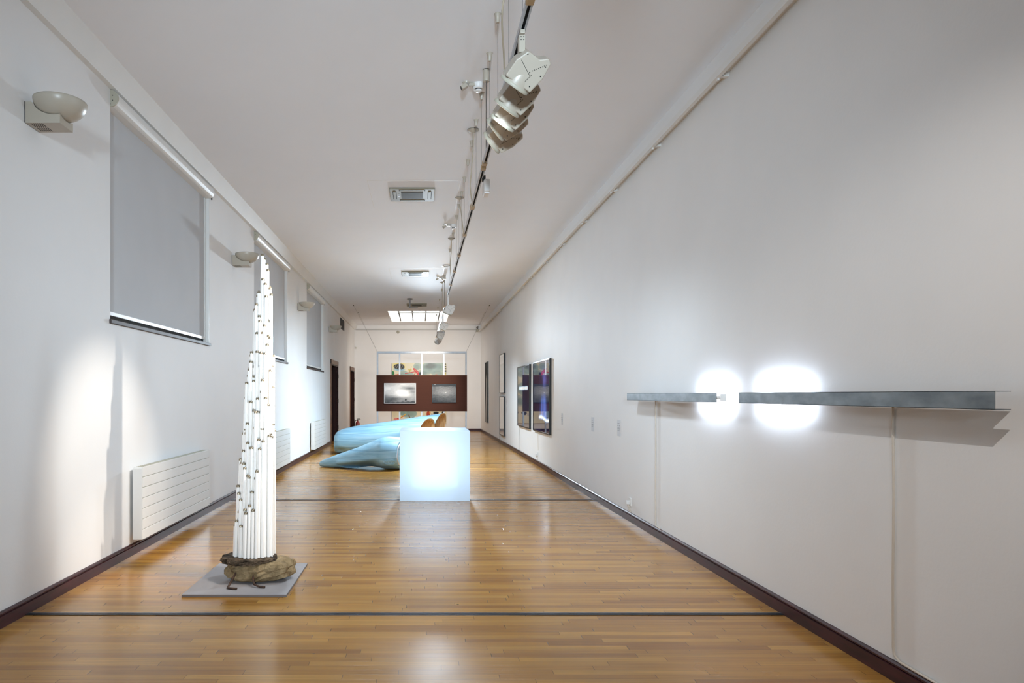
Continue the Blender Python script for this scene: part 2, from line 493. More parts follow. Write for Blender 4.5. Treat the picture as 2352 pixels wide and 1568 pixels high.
# ------------------------------------------------------------------ windows and roller blinds
BL = ['roller blind nearest the camera, behind the tall tube tower', 'roller blind partly behind the tube tower tip, second from the camera',
      'roller blind on the left wall, farthest down the hall before the doors']
blind0 = None
for n, (a, b) in enumerate(WIN):
    wo = bpy.data.objects.new('window_%d' % (n + 1), None); COL.objects.link(wo); struct(wo); wo.location = (XL, a, WZ0)
    L_ = b - a; H = WZ1 - WZ0
    f = MB()
    f.bx(-.22, -.17, 0, .07, 0, H).bx(-.22, -.17, L_ - .07, L_, 0, H).bx(-.22, -.17, .07, L_ - .07, 0, .07).bx(-.22, -.17, .07, L_ - .07, H - .07, H)
    f.bx(-.22, -.17, L_ / 2 - .03, L_ / 2 + .03, .07, H - .07)
    f.bx(-.10, -.002, L_ - .012, L_ - .0, 0, H)
    f.build('window_frame', M_whitemetal, wo)
    MB().bx(-.20, -.19, .07, L_ - .07, .07, H - .07).build('window_pane', M_pane, wo)
    MB().bx(-.12, .018, -.015, L_ + .015, -.034, 0).build('window_sill', M_darkwood, wo, bevel=.004)
    if blind0 is None:
        r = thing('roller_blind', 'large grey ' + BL[0], 'blind', (XL, a, WZ0), 'roller blinds over the left wall windows')
        MB().bx(-.052, -.049, .03, L_ - .06, .075, H - .05).build('blind_fabric', M_blind, r)
        MB().bx(-.075, -.040, L_ - .050, L_ - .022, .0, H - .1).build('side_guide', M_whitemetal, r)
        MB().bx(-.075, -.040, .004, .03, .0, H - .1).build('side_guide', M_whitemetal, r)
        MB().bx(-.075, -.058, L_ - .068, L_ - .050, .0, H - .1).build('guide_gap_shade', M_dark, r)  # dark strip standing in for the shade between blind and guide
        bb = MB().bx(-.058, -.040, .03, L_ - .05, .04, .075).build('bottom_bar', M_whitemetal, r, bevel=.004)
        arc = [(-.06, H - .005), (.0, H - .005)] + [(.002 + .066 * math.sin(t), H - .073 + .068 * math.cos(t)) for t in np.linspace(.25, PI * .92, 12)] + [(-.03, H - .142), (-.06, H - .142)]
        MB().prism(arc, .012, L_ - .012).build('roller_casing', M_whitemetal, r)
        ec = MB().prism(arc, .0, .0115)
        for (x, z) in ((.02, H - .05), (.02, H - .09), (.0, H - .12), (-.02, H - .03)):
            ec.lathe([(.004, 0), (.004, .002)], (x, -.0015, z), 8, 1, axis=(0, 1, 0))
        ec.build('end_bracket', [M_acbeige, M_black], r)
        MB().bx(.012, .02, .05, L_ - .05, H - .012, H - .006).build('mounting_rail', M_galv, r)
        MB().tube([(.02, L_ - .012, H - .09), (.02, L_ + .012, H - .09), (.022, L_ + .016, H - .11), (.022, L_ + .016, H - .15)], .008, 8).build('crank', M_black, r)
        blind0 = r
    else:
        dup(blind0, (XL, a, WZ0), 'grey ' + BL[n])

# ------------------------------------------------------------------ doors
for n, (a, b, h) in enumerate(DOORS):
    d = bpy.data.objects.new('door_%d' % (n + 1), None); COL.objects.link(d); struct(d); d.location = (XL, a, 0)
    L_ = b - a
    lf = MB().bx(-.24, -.20, .05, L_ - .05, 0, h - .06)
    for (y0, y1) in ((.14, L_ / 2 - .08), (L_ / 2 + .08, L_ - .14)):
        for (z0, z1) in ((.2, .95), (1.1, h - .25)):
            lf.bx(-.20, -.19, y0, y1, z0, z1)
    lf.build('door_leaf', M_door, d)
    cs = MB().bx(-.26, .022, -.07, .0, 0, h + .1).bx(-.26, .022, L_, L_ + .07, 0, h + .1)
    cs.bx(-.26, .022, 0, L_, h - .06, h + .1).bx(-.26, -.02, 0, .05, 0, h - .06).bx(-.26, -.02, L_ - .05, L_, 0, h - .06)
    cs.build('door_casing', [M_door], d)
    MB().bx(.0, .026, -.07, L_ + .07, h - .02, h + .10).build('door_head_board', M_casing, d)
    MB().bx(.0, .026, -.072, -.045, 0, h - .02).build('casing_edge', M_casing, d)
    for z in (.35, 1.15, 1.9):
        MB().bx(.022, .03, L_ + .01, L_ + .05, z, z + .12).build('hinge', M_black, d)

# ------------------------------------------------------------------ left wall: sconces, radiators, vent
def make_sconce():
    r = thing('wall_sconce', 'cream bowl uplighter on the left wall, nearest the camera, before the first blind', 'wall lamp', (XL, 4.44, 3.135), 'bowl uplighters on the left wall')
    cx, rz, R, D = .185, .168, .160, .125
    nx, ny = 30, 22
    xs = np.linspace(.004, .225, nx); ys = np.linspace(-.0825, .0825, ny)
    def top(x, y):
        q = 1 - ((x - cx) / (R + .006)) ** 2 - (y / (R + .006)) ** 2
        z = rz - (D + .006) * math.sqrt(q) if q > 0 else 9
        return max(.012, min(.136, z))
    m = MB()
    V = [(x, y, top(x, y)) for y in ys for x in xs]
    m.add(V, [(j * nx + i, j * nx + i + 1, (j + 1) * nx + i + 1, (j + 1) * nx + i) for j in range(ny - 1) for i in range(nx - 1)])
    def skirt(idx):
        vs = [V[i] for i in idx] + [(V[i][0], V[i][1], 0) for i in idx]; k = len(idx)
        m.add(vs, [(i, i + 1, k + i + 1, k + i) for i in range(k - 1)])
    skirt([i for i in range(nx)]); skirt([(ny - 1) * nx + i for i in range(nx)])
    skirt([j * nx for j in range(ny)]); skirt([j * nx + nx - 1 for j in range(ny)])
    m.add([(.004, -.0825, 0), (.225, -.0825, 0), (.225, .0825, 0), (.004, .0825, 0)], [(0, 1, 2, 3)])
    hb = m.build('housing', M_cream, r)
    MB().bx(0, .004, -.084, .084, .001, .137).build('back_plate', M_black, r)
    v = MB()
    for g in (0, 1):
        for i in range(6):
            x = .032 + i * .0135
            v.bx(x, x + .005, -.072 + g * .072, -.012 + g * .072, -.0008, .0005)
    v.build('vent_slots', M_dark, hb)
    prof = [(R * math.sin(t), rz - D * math.cos(t)) for t in np.linspace(.02, PI / 2, 22)]
    inner = [(q[0] * .96, rz - (rz - q[1]) * .95) for q in reversed(prof)]
    MB().lathe(prof + inner, (cx, 0, 0), 48, cap0=True, cap1=True).build('bowl', M_cream, r)
    return r
sc0 = make_sconce()
for y, lb in ((9.24, 'cream bowl uplighter between the first and second blinds, left of the tube tower tip'), (14.12, 'cream bowl uplighter between the second and third blinds'),
              (18.93, 'cream bowl uplighter past the last blind, beside the dark wall vent')):
    dup(sc0, (XL, y, 3.135), lb)

def make_radiator():
    r = thing('radiator', 'white panel radiator under the first blind, left of the tube tower', 'radiator', (XL, 5.93, .137), 'white panel radiators along the left wall')
    Lr, Hr = 1.89, .636
    b = MB().bx(.034, .104, 0, Lr, 0, Hr - .004)
    b.build('casing', M_whitemetal, r, bevel=.005)
    fr = MB()
    n = 7; hh = Hr / n
    for i in range(n):
        fr.bx(.104, .114, .004, Lr - .002, i * hh + .003, (i + 1) * hh - .003)
    fr.bx(.104, .107, .004, Lr - .002, 0, Hr, 1)  # grey backing paints in the shade of the grooves between panels
    fr.build('front_panel', [M_whitemetal, M_acbeige], r, bevel=.003, seg=1)
    MB().bx(.03, .112, -.005, 0, .004, Hr - .012).build('side_panel', M_whitemetal, r, bevel=.002, seg=1)
    g = MB()
    for i in range(46):
        y = .03 + i * .04
        g.bx(.045, .095, y, y + .024, Hr - .004, Hr - .001)
    g.build('top_grille', M_acbeige, r)
    MB().tube([(.06, Lr, .09), (.06, Lr + .05, .09)], .012, 12).lathe([(.02, 0), (.022, .01), (.022, .045), (.016, .05)], (.06, Lr + .035, .09), 14, axis=(0, 1, 0)).build('valve', M_acbeige, r)
    for yb in (.2, Lr - .26):
        MB().bx(.0215, .034, yb, yb + .06, .05, Hr - .06).build('wall_bracket', M_whitemetal, r)
    return r
rd0 = make_radiator()
dup(rd0, (XL, 10.78, .137), 'white panel radiator under the second blind, partly behind the tube tower')
dup(rd0, (XL, 15.6, .137), 'white panel radiator under the third blind, just before the first dark door')

v = thing('wall_vent', 'small dark ventilation grille high on the left wall above the first door', 'vent', (XL, 21.55, 3.5))
MB().bx(0, .012, 0, 1.05, 0, .34).build('vent_frame', M_black, v)
vs = MB()
for i in range(9):
    vs.bx(.012, .02, .03, 1.02, .02 + i * .035, .04 + i * .035)
vs.build('louvres', M_dark, v)

# ------------------------------------------------------------------ ceiling: skylight, cassettes, projector mount, detectors
sk = thing('skylight', 'bright rectangular gridded skylight panel in the ceiling near the end wall', 'skylight', (SKX0, SKY0, ZC))
w, l = SKX1 - SKX0, SKY1 - SKY0
MB().bx(0, w, 0, l, .10, .12).build('diffuser', M_skyglass, sk)
MB().bx(0, .012, 0, l, 0, .1).bx(w - .012, w, 0, l, 0, .1).bx(.012, w - .012, 0, .012, 0, .1).bx(.012, w - .012, l - .012, l, 0, .1).build('skylight_frame', M_trimw, sk)
for x in (.34, .79, 1.24, 1.70):
    MB().bx(x - .015, x + .015, .012, l - .012, .03, .10).build('glazing_bar', M_skybar, sk)
g = MB()
for i in range(1, 12):
    y = l * i / 12
    g.bx(.012, w - .012, y - .012, y + .012, .085, .098)
g.build('louvre_slats', M_whitemetal, sk)
MB().bx(.34, 1.70, .62, .70, .02, .05).build('cross_beam', M_whitemetal, sk)

def make_cassette():
    r = thing('ceiling_cassette', 'beige air conditioning cassette in the ceiling nearest the camera', 'air conditioner', (-.105, 9.06, ZC), 'ceiling air conditioning cassettes')
    f = MB()
    a, b = .295, .285
    f.bx(-a, a, -b, b, -.022, 0)
    f.build('face_panel', M_cassette, r, bevel=.006)
    gr = MB().bx(-.145, .145, -.15, .15, -.026, -.022)
    for i in range(14):
        gr.bx(-.14, .14, -.145 + i * .021, -.137 + i * .021, -.029, -.026)
    gr.build('intake_grille', M_acgrille, r)
    for nm, (x0, x1, y0, y1) in (('l', (-.255, -.205, -.17, .17)), ('r', (.205, .255, -.17, .17)), ('f', (-.17, .17, -.25, -.2)), ('k', (-.17, .17, .2, .25))):
        MB().bx(x0, x1, y0, y1, -.0235, -.021).build('outlet_slot', M_dark, r)
        MB().bx(x0 + .008, x1 - .008, y0 + .008, y1 - .008, -.0275, -.0235).build('outlet_flap', M_cassette, r)
    s = MB().bx(-.19, -.16, -.05, .06, -.0235, -.022).bx(-.183, -.168, -.012, .012, -.0245, -.0235, 1)
    s.build('sensor_plate', [M_labelp, M_black], r)
    return r
ac0 = make_cassette()
dup(ac0, (-.105, 15.0, ZC), 'beige air conditioning cassette in the ceiling midway down the hall')
dup(ac0, (-.10, 20.2, ZC), 'beige air conditioning cassette in the ceiling beside the skylight')
ah = MB()
for (yc, y0, y1) in ((9.06, 8.5, 9.75), (15.0, 14.35, 15.75)):
    for x in (-.66, .50):
        ah.bx(x, x + .006, y0, y1, ZC - .0015, ZC)
    ah.bx(-.66, .506, y0, y0 + .008, ZC - .0015, ZC)
struct(ah.build('trim_8', M_trimw))

pm = thing('projector_mount', 'grey L-shaped projector bracket hanging from the ceiling before the skylight', 'bracket', (-.29, 18.98, ZC))
MB().lathe([(.08, -.02), (.08, 0)], n=24).build('ceiling_flange', M_black, pm)
MB().bx(-.025, .025, -.025, .025, -.235, -.02).build('drop_pole', M_projector, pm)
MB().bx(-.025, .235, -.025, .025, -.262, -.235).build('bracket_arm', M_projector, pm)

def make_emergency():
    r = thing('emergency_lamp', 'small swivel emergency lamp on the ceiling beside the near smoke detector', 'emergency lamp', (.415, 5.83, ZC), 'swivel emergency lamps on the ceiling')
    MB().lathe([(.03, -.012), (.034, 0)], (-.02, 0, 0), 16).bx(.0, .055, -.012, .012, -.03, -.005).build('mount', M_cream, r)
    MB().obox((-.04, -.01, -.04), (.85, 0, .5), (0, 1, 0), (-.5, 0, .85), (.055, .05, .035)).build('lamp_body', M_cream, r, bevel=.005)
    MB().obox((-.064, -.01, -.053), (.85, 0, .5), (0, 1, 0), (-.5, 0, .85), (.004, .042, .028)).build('lens', M_black, r)
    return r
em0 = make_emergency()
dup(em0, (.42, 10.68, ZC), 'small swivel emergency lamp on the ceiling, second from the camera')
dup(em0, (.43, 15.5, ZC), 'small swivel emergency lamp on the ceiling, farthest from the camera')
def make_smoke():
    r = thing('smoke_detector', 'round white smoke detector on the ceiling beside the near lamp rod', 'smoke detector', (.50, 5.86, ZC), 'round smoke detectors on the ceiling')
    MB().lathe([(.055, 0), (.055, -.02), (.05, -.028), (.05, -.04), (.040, -.045)], n=28).build('detector_body', M_whitemetal, r)
    MB().lathe([(.030, -.045), (.030, -.052)], n=24).build('sensing_gap', M_black, r)
    MB().lathe([(.032, -.052), (.026, -.062), (.008, -.066)], n=24).build('detector_cap', M_whitemetal, r)
    return r
sm0 = make_smoke()
dup(sm0, (.52, 10.72, ZC), 'round white smoke detector on the ceiling, second from the camera')
dup(sm0, (.52, 15.55, ZC), 'round white smoke detector on the ceiling near the far lamp rod')

# ------------------------------------------------------------------ lighting track
TX, TZ = 0.543, 3.333
def track(y0, y1, label, caps, joints):
    t = thing('lighting_track', label, 'track', (TX, y0, TZ), 'suspended lighting tracks')
    L_ = y1 - y0
    m = MB()
    m.bx(-.018, -.012, 0, L_, 0, .032).bx(.012, .018, 0, L_, 0, .032).bx(-.012, .012, 0, L_, .026, .032)
    m.bx(-.012, -.008, 0, L_, 0, .004).bx(.008, .012, 0, L_, 0, .004)
    m.build('rail', M_alu, t)
    MB().bx(-.0115, .0115, 0, L_, .020, .026).build('conductor_slot', M_dark, t)
    for y in caps:
        c = MB().prism([(-.021, -.004), (.021, -.004), (.021, .03), (.012, .037), (-.012, .037), (-.021, .03)], y - y0 - .03, y - y0 + .03)
        c.build('end_cap', M_brass, t, bevel=.004)
    for y in joints:
        MB().bx(-.023, .023, y - y0 - .05, y - y0 + .05, -.005, .036).build('joint_connector', M_brass, t, bevel=.005)
    return t
track(3.36, 5.74, 'white suspended lighting track nearest the camera, carrying the five-spotlight cluster', [3.36, 5.74], [])
track(5.90, 13.32, 'long white suspended lighting track down the middle of the ceiling', [5.86], [7.08, 8.33, 9.53, 10.8, 12.1])
track(15.15, 23.2, 'white suspended lighting track at the far end under the skylight', [15.15, 23.2], [17.5])
track(-3.0, 1.6, 'white suspended lighting track behind the camera', [-3.0, 1.6], [])

HOLD = 'track suspension wires'
def make_wire():
    r = thing('suspension_wire', 'x', 'wire', (TX, 0, TZ), HOLD)
    h = ZC - TZ
    MB().lathe([(.011, h - .062), (.013, h - .055), (.021, h - .004), (.026, h)], n=18).build('ceiling_cone', M_cream, r)
    MB().tube([(0, 0, .04), (0, 0, h - .06)], .0016, 6).build('wire', M_wire, r)
    MB().bx(-.006, .006, -.008, .008, .03, .062).build('wire_clip', M_black, r)
    return r
w0 = make_wire()
WY = [3.62, 4.19, 4.78, 5.33, 6.03, 6.62, 7.17, 7.76, 8.37, 8.96, 9.57, 10.16, 11.25, 12.5, 15.9, 17.2, 19.0, 20.8, 22.6]
ordn = ['first', 'second', 'third', 'fourth', 'fifth', 'sixth', 'seventh', 'eighth', 'ninth', 'tenth', 'eleventh', 'twelfth', 'thirteenth', 'fourteenth', 'fifteenth',
        'sixteenth', 'seventeenth', 'eighteenth', 'nineteenth']
for i, y in enumerate(WY):
    lb = 'thin steel wire with cone canopy holding the track, %s from the camera' % ordn[i]
    if i == 0: w0.location = (TX, y, TZ + 0); w0['label'] = lb
    else: dup(w0, (TX, y, TZ), lb)

def make_rod(y, zl, label):
    r = thing('suspension_rod', label, 'rod', (TX, y, ZC), 'rigid track rods')
    MB().lathe([(.026, -.098), (.028, -.092), (.028, -.004), (.026, 0)], n=20).build('ceiling_canopy', M_cream, r)
    MB().lathe([(.029, -.004), (.029, 0)], n=20).build('canopy_ring', M_black, r)
    MB().tube([(0, 0, zl - ZC), (0, 0, -.09)], .0055, 10).build('rod', M_projector, r)
    return r
make_rod(5.60, TZ + .03, 'steel rod in a cylindrical canopy holding the near track end')
make_rod(15.2, TZ + .03, 'steel rod in a cylindrical canopy holding the far track end')

def power_cord(y, pts, label):
    r = thing('power_cord', label, 'cord', (TX - .01, y, ZC), 'track power feeds')
    MB().lathe([(.012, -.034), (.05, -.014), (.059, -.008), (.059, 0)], n=28).build('ceiling_disc', M_cream, r)
    MB().lathe([(.0605, -.009), (.0605, -.005)], n=28).build('disc_seam', M_projector, r)
    P0 = [Vector(p) for p in pts]
    # smooth curve through points
    fine = []
    for i in range(len(P0) - 1):
        a = P0[max(i - 1, 0)]; b = P0[i]; c = P0[i + 1]; d = P0[min(i + 2, len(P0) - 1)]
        for t in np.linspace(0, 1, 8, endpoint=False):
            fine.append(.5 * ((2 * b) + (c - a) * t + (2 * a - 5 * b + 4 * c - d) * t * t + (3 * b - a - 3 * c + d) * t ** 3))
    fine.append(P0[-1])
    MB().tube(fine, .0055, 8).build('cord', M_cord, r)
    return r
DZ = TZ + .040 - ZC
power_cord(3.75, [(.01, 0, -.03), (.01, 0, -.15), (-.03, .02, -.34), (-.07, .1, -.50), (-.02, .42, -.62), (.01, .62, DZ)], 'beige power cord with disc canopy looping to the five-spotlight cluster')
power_cord(6.86, [(0, 0, -.03), (.0, 0, -.18), (-.015, .05, -.40), (-.02, .12, -.55), (.012, .26, DZ)], 'beige power cord dropping from the second disc canopy')
power_cord(9.22, [(0, 0, -.03), (.02, 0, -.2), (.05, .02, -.45), (.05, .1, -.58), (.012, .3, DZ)], 'beige power cord dropping from the third disc canopy')
power_cord(11.63, [(0, 0, -.03), (.0, 0, -.2), (-.02, .02, -.45), (.012, .3, DZ)], 'beige power cord dropping from the fourth disc canopy')
power_cord(16.2, [(0, 0, -.03), (.0, 0, -.3), (.01, .02, DZ)], 'beige power cord dropping to the far track under the skylight')
rg = tag(MB().lathe([(.075, -.006), (.078, 0), (.085, 0), (.087, -.01), (.075, -.006)], n=30, cap0=False, cap1=False).build('ceiling_ring', M_cream, loc=(.54, 14.1, ZC)),
         'empty cream ring on the ceiling before the far lamp rod', 'ceiling ring')

# ------------------------------------------------------------------ spotlights
def make_head(y, aim, label, group='track spotlights', zoff=-.19, xoff=.015, lit=False, M_h=None):
    M_h = M_h or M_cream
    r = thing('track_spotlight', label, 'spotlight', (TX, y, TZ), group)
    MB().bx(-.013, .013, -.05, .05, -.02, .0).build('track_adapter', M_h, r, bevel=.003)
    ar = MB().bx(-.016, .016, -.03, .03, zoff + .08, -.02)
    for (yy, zz) in ((-.0305, -.03), (-.0305, -.045)):
        ar.lathe([(.003, 0), (.003, .001)], (-.006, yy, zz), 8, 1, axis=(0, 1, 0)).lathe([(.003, 0), (.003, .001)], (.008, yy, zz), 8, 1, axis=(0, 1, 0))
    ar.build('driver_arm', [M_h, M_black], r, bevel=.003)
    a = Vector(aim).normalized()
    z = -a
    x = (Vector((1, 0, 0)) - z * z.x).normalized()
    yv = z.cross(x)
    R = Matrix((x, yv, z)).transposed().to_4x4()
    M = Matrix.Translation((xoff, 0, zoff)) @ R
    b = MB()
    b.prism([(-.080, -.074), (.080, -.074), (.098, .015), (.092, .095), (.066, .112), (.03, .083), (-.045, .085), (-.075, .02)], -.074, .074)
    hb = b.xf(M).build('housing', M_h, r, bevel=.006)
    d = MB().lathe([(.05, .03), (.07, .0), (.082, -.06), (.083, -.085)], n=30, mi=0).xf(M).build('reflector_drum', M_h, r)
    MB().lathe([(.086, -.098), (.087, -.094), (.087, -.083), (.083, -.080)], n=32).xf(M).build('front_ring', M_acbeige, r)
    MB().lathe([(.078, -.0995), (.078, -.0975)], n=28).xf(M).build('lens', M_lens if lit else M_glass, r)
    s = MB(); sl = MB()
    for sy in (-.0746, .0738):
        for k in range(8):
            s.obox((.028 + k * .0065, sy + .0004, .02 + k * .0085), (1, 0, 0), (0, 1, 0), (0, 0, 1), (.0045, .0012, .0035))
        for (px, pz) in ((.075, .07), (.08, .02), (.02, .005), (.06, -.05), (-.04, .07)):
            s.lathe([(.0038, 0), (.0038, .0012)], (px, sy, pz), 8, axis=(0, 1, 0))
        sl.obox((.028, sy + .0004, -.03), (.25, 0, 1), (0, 1, 0), (1, 0, -.25), (.065, .0012, .0022))
        sl.obox((-.012, sy + .0004, .012), (.9, 0, -.42), (0, 1, 0), (.42, 0, .9), (.09, .0012, .0022))
    s.xf(M).build('screw_dots', M_black, hb)
    sl.xf(M).build('seam_lines', M_black, hb)
    tip = Vector((TX, y, TZ)) + (M @ Vector((0, 0, -.115)))
    return r, tip

def lamp_on(head, tip, target, watts, angle, blend, col, radius=.05):
    spot('spot_lamp', tip, target, watts, angle, blend, col, radius, head)

WARM = (1.0, .90, .78); NEUT = (1.0, .965, .93); COOL = (.67, .85, 1.0)
TOW = Vector((-1.25, 5.15, 1.3))
near = [(3.66, (-.58, .50, -.79), 'cream track spotlight nearest the camera, topmost of the five-head cluster'),
        (3.96, (-.60, .48, -.77), 'cream track spotlight, second from the top of the five-head cluster'),
        (4.18, (-.60, .48, -.77), 'cream track spotlight in the middle of the five-head cluster'),
        (4.40, (-.80, .40, -.56), 'cream track spotlight, second from the bottom of the five-head cluster'),
        (4.63, (-.82, .42, -.55), 'cream track spotlight, lowest and farthest of the five-head cluster')]
for i, (y, aim, lb) in enumerate(near):
    h, tip = make_head(y, aim, lb, zoff=-.19 if i < 3 else -.165, lit=i > 0)
    a = Vector(aim).normalized()
    if i == 4: lamp_on(h, tip, (-1.25, 5.17, 1.75), P['tower'], 34, .8, WARM, .02)
    if i == 3: lamp_on(h, tip, (-1.27, 5.17, .85), P['tower'] * .7, 30, .8, WARM, .02)
    if i == 1: lamp_on(h, tip, tip + a, P['wash'], 150, 1.0, COOL, .12)

# small white flood box hanging at the track joint
fb = thing('flood_box', 'small white flood lamp box hanging just past the near track end', 'lamp', (TX + .04, 6.1, TZ))
MB().bx(-.02, .035, -.09, .09, -.14, -.03).build('lamp_body', M_whitemetal, fb, bevel=.012)
MB().bx(-.03, .0, -.02, .02, -.03, .02).build('bracket', M_black, fb)
MB().bx(-.012, .028, -.07, .07, -.152, -.14).build('diffuser', M_glass, fb)
spot('flood_lamp', (TX + .05, 6.1, TZ - .17), (TX - .3, 6.6, 0), P['flood'], 165, 1.0, (.70, .86, 1.0), .12, fb)

far = [(13.22, (-.35, .25, -.9), -.28, 'grey track spotlight alone at the end of the long track', 'wash'),
       (16.3, (-.45, .15, -.88), -.30, 'grey track spotlight in front of the skylight, nearest of the far group', 'whale'),
       (18.6, (-.25, .45, -.85), -.30, 'grey track spotlight in the middle of the far group', 'panel'),
       (21.4, (-.5, .4, -.7), -.24, 'brightly lit track spotlight, farthest and lowest over the end wall', 'endwall')]
for (y, aim, zo, lb, use) in far:
    h, tip = make_head(y, aim, lb, zoff=zo, lit=True, M_h=M_whitemetal)
    if use == 'wash': lamp_on(h, tip, tip + Vector(aim), P['wash_far'], 160, 1.0, COOL, .12)
    if use == 'whale': lamp_on(h, tip, tip + Vector((-.1, .1, -1)), P['whale'], 165, 1.0, COOL, .12)
    if use == 'panel': lamp_on(h, tip, (.15, 21, 1.7), P['panel'], 60, .9, WARM, .05)
    if use == 'endwall':
        spot('added_rear_fill', (TX - .1, y - .12, TZ - .30), (-.2, 4, 2.0), P['rear'], 40, 1.0, (.73, .87, 1.0), .22, h)  # added fill shining back along the hall, apart from the head's own beam
        lamp_on(h, tip, (-.3, 26.2, 2.0), P['endwall'], 100, .9, WARM, .06)
# track heads behind the camera: one on the beams, one added for fill
for (y, aim, lb, tg, w_, an) in ((.55, (.7, .8, -.7), 'track spotlight behind the camera aimed at the right wall beams', (2.25, 3.5, 1.25), P['beam_key'], 52),
                                 (-1.6, (-.6, .6, -.5), 'added fill spotlight on the track behind the camera, aimed across the hall', (-1.0, 4.0, 1.2), P['back'], 150)):
    h, tip = make_head(y, aim, lb, lit=True)
    lamp_on(h, tip, tg, w_, an, .9, NEUT if an < 100 else COOL, .012 if an < 100 else .12)

# added fill lamp on a stand behind the camera, evening light along the hall
fl = thing('fill_lamp_stand', 'added fill lamp on a tripod stand behind the camera, aimed down the hall', 'lamp', (-.1, -3.3, 0))
MB().tube([(0, 0, .3), (0, 0, 2.2)], .014, 10).build('pole', M_black, fl)
for k in range(3):
    t = 2 * PI * k / 3 + .5
    MB().tube([(0, 0, .75), (.5 * math.cos(t), .5 * math.sin(t), .01)], .011, 8).build('leg', M_black, fl)
MB().lathe([(.08, -.16), (.10, -.12), (.16, 0), (.30, .12), (.305, .13)], (0, 0, 2.3), 32, axis=(0, 1, 0)).build('lamp_head', M_black, fl)
MB().lathe([(.29, .11), (.29, .115)], (0, 0, 2.3), 32, axis=(0, 1, 0)).build('lens', M_lens, fl)
spot('hall_fill_lamp', (-.1, -3.12, 2.3), (-.1, 12, 2.35), P['hall'], 52, 1.0, (.71, .87, 1.0), .28, fl)

# ------------------------------------------------------------------ right wall: two channel lamps
def channel_lamp(y0, y1, lamp_at, cord_y, label, cord_pts, zc=1.378, extra=None):
    r = thing('channel_lamp', label, 'wall light', (XR, y0, zc), 'galvanised channel lamps')
    L_ = y1 - y0
    x0, x1, h = 2.19 - XR, 2.252 - XR, .036
    m = MB()
    m.bx(x0, x0 + .0025, 0, L_, -h, h).bx(x0, x1, 0, L_, h - .0025, h).bx(x0, x1, 0, L_, -h, -h + .0025)
    m.build('channel', M_galv, r)
    la, lb_ = lamp_at[0] - y0, lamp_at[1] - y0
    MB().tube([(x1 - .018, la, 0), (x1 - .018, lb_, 0)], .013, 14).build('lamp_tube', M_tubelight, r)
    for y in (la - .02, lb_ + .005):
        MB().bx(x0 + .003, x1 - .004, y, y + .015, -.012, .012).build('lamp_holder', M_whitemetal, r)
    for y in (L_ * .3, L_ * .75):
        MB().bx(x1 - .03, 0, y, y + .03, -.008, .008).bx(-.004, 0, y - .01, y + .04, -.03, .03).build('wall_bracket', M_whitemetal, r)
    if extra is not None:
        MB().bx(x1 - .06, x1 - .045, extra - .13, extra + .02, -.004, .004).bx(x1 - .075, x1 - .03, extra - .136, extra - .13, -.028, .028).build('end_bracket', M_whitemetal, r)
    MB().tube([(p[0] - XR, p[1] - y0, p[2] - zc) for p in cord_pts], .006, 8).build('power_cord', M_whitecord, r)
    return r
xc = XR - .009
channel_lamp(2.602, 4.69, (4.08, 4.66), 3.35, 'long galvanised channel lamp nearest the camera, glowing at its left end',
             [(xc, 3.35, 1.37), (xc, 3.352, 1.28), (xc, 3.345, .9), (xc, 3.352, .5), (xc, 3.35, .16), (xc, 3.34, .125), (xc - .002, 3.30, .107), (xc - .002, 3.1, .104), (xc - .002, 2.6, .103)])
channel_lamp(5.045, 7.23, (5.08, 5.64), 6.73, 'galvanised channel lamp farther down the wall, glowing at its right end',
             [(xc, 6.73, 1.37), (xc, 6.732, 1.28), (xc, 6.726, .9), (xc, 6.735, .5), (xc, 6.73, .14), (xc, 6.715, .11), (xc - .002, 6.6, .103)], extra=0.04)

# sockets
def socket(y, z, label, plug):
    r = thing('wall_socket', label, 'socket', (XR, y, z), 'white wall sockets by the skirting')
    MB().bx(-.014, 0, -.035, .035, -.045, .045).build('socket_plate', M_whitemetal, r, bevel=.004)
    MB().lathe([(.02, -.0), (.02, .002)], (-.016, -.005, .0), 18, axis=(1, 0, 0)).build('socket_face', M_glass, r)
    if plug:
        MB().bx(-.05, -.014, .0, .035, -.03, .01).build('plug', M_whitemetal, r, bevel=.006)
        MB().tube([(-.035, .02, -.03), (-.02, .018, -.07), (-.008, -.02, -.115)], .004, 6).tube([(-.03, -.01, -.03), (-.015, -.03, -.08), (-.008, -.03, -.115)], .003, 6).build('plug_cord', M_whitecord, r)
    return r
socket(7.55, .215, 'white wall socket with a plug, left of the far channel lamp cord', True)
socket(13.5, .22, 'white wall socket with a plug, below the larger glossy framed lightbox', True)

# text plaques
def plaque(y, zc, label, w=.115, h=.19):
    r = thing('wall_label', label, 'label', (XR, y, zc), 'printed wall labels')
    MB().bx(-.004, 0, -w / 2, w / 2, -h / 2, h / 2).build('card', M_labelp, r)
    t = MB()
    rows = [(.055, .08), (.03, .035), (.024, .035), (.0, .05), (-.008, .05), (-.016, .05), (-.03, .05)]
    for zz, ww in rows:
        t.bx(-.0048, -.004, w / 2 - .012 - ww, w / 2 - .012, zz - .0018, zz + .0018)
        if ww < .06: t.bx(-.0048, -.004, -w / 2 + .012, -w / 2 + .012 + ww * .8, zz - .0018, zz + .0018)
    t.build('printed_text', M_ink, r)
    return r
plaque(8.0, 1.01, 'white text card nearest the camera, left of the far channel lamp')
plaque(9.22, 1.0, 'white text card on the right wall, middle of the three single cards')
plaque(11.2, 1.0, 'white text card just right of the larger glossy framed lightbox')
plaque(18.3, 1.216, 'upper of two small text cards beside the pale framed prints', h=.18)
plaque(18.3, .998, 'lower of two small text cards beside the pale framed prints', h=.18)

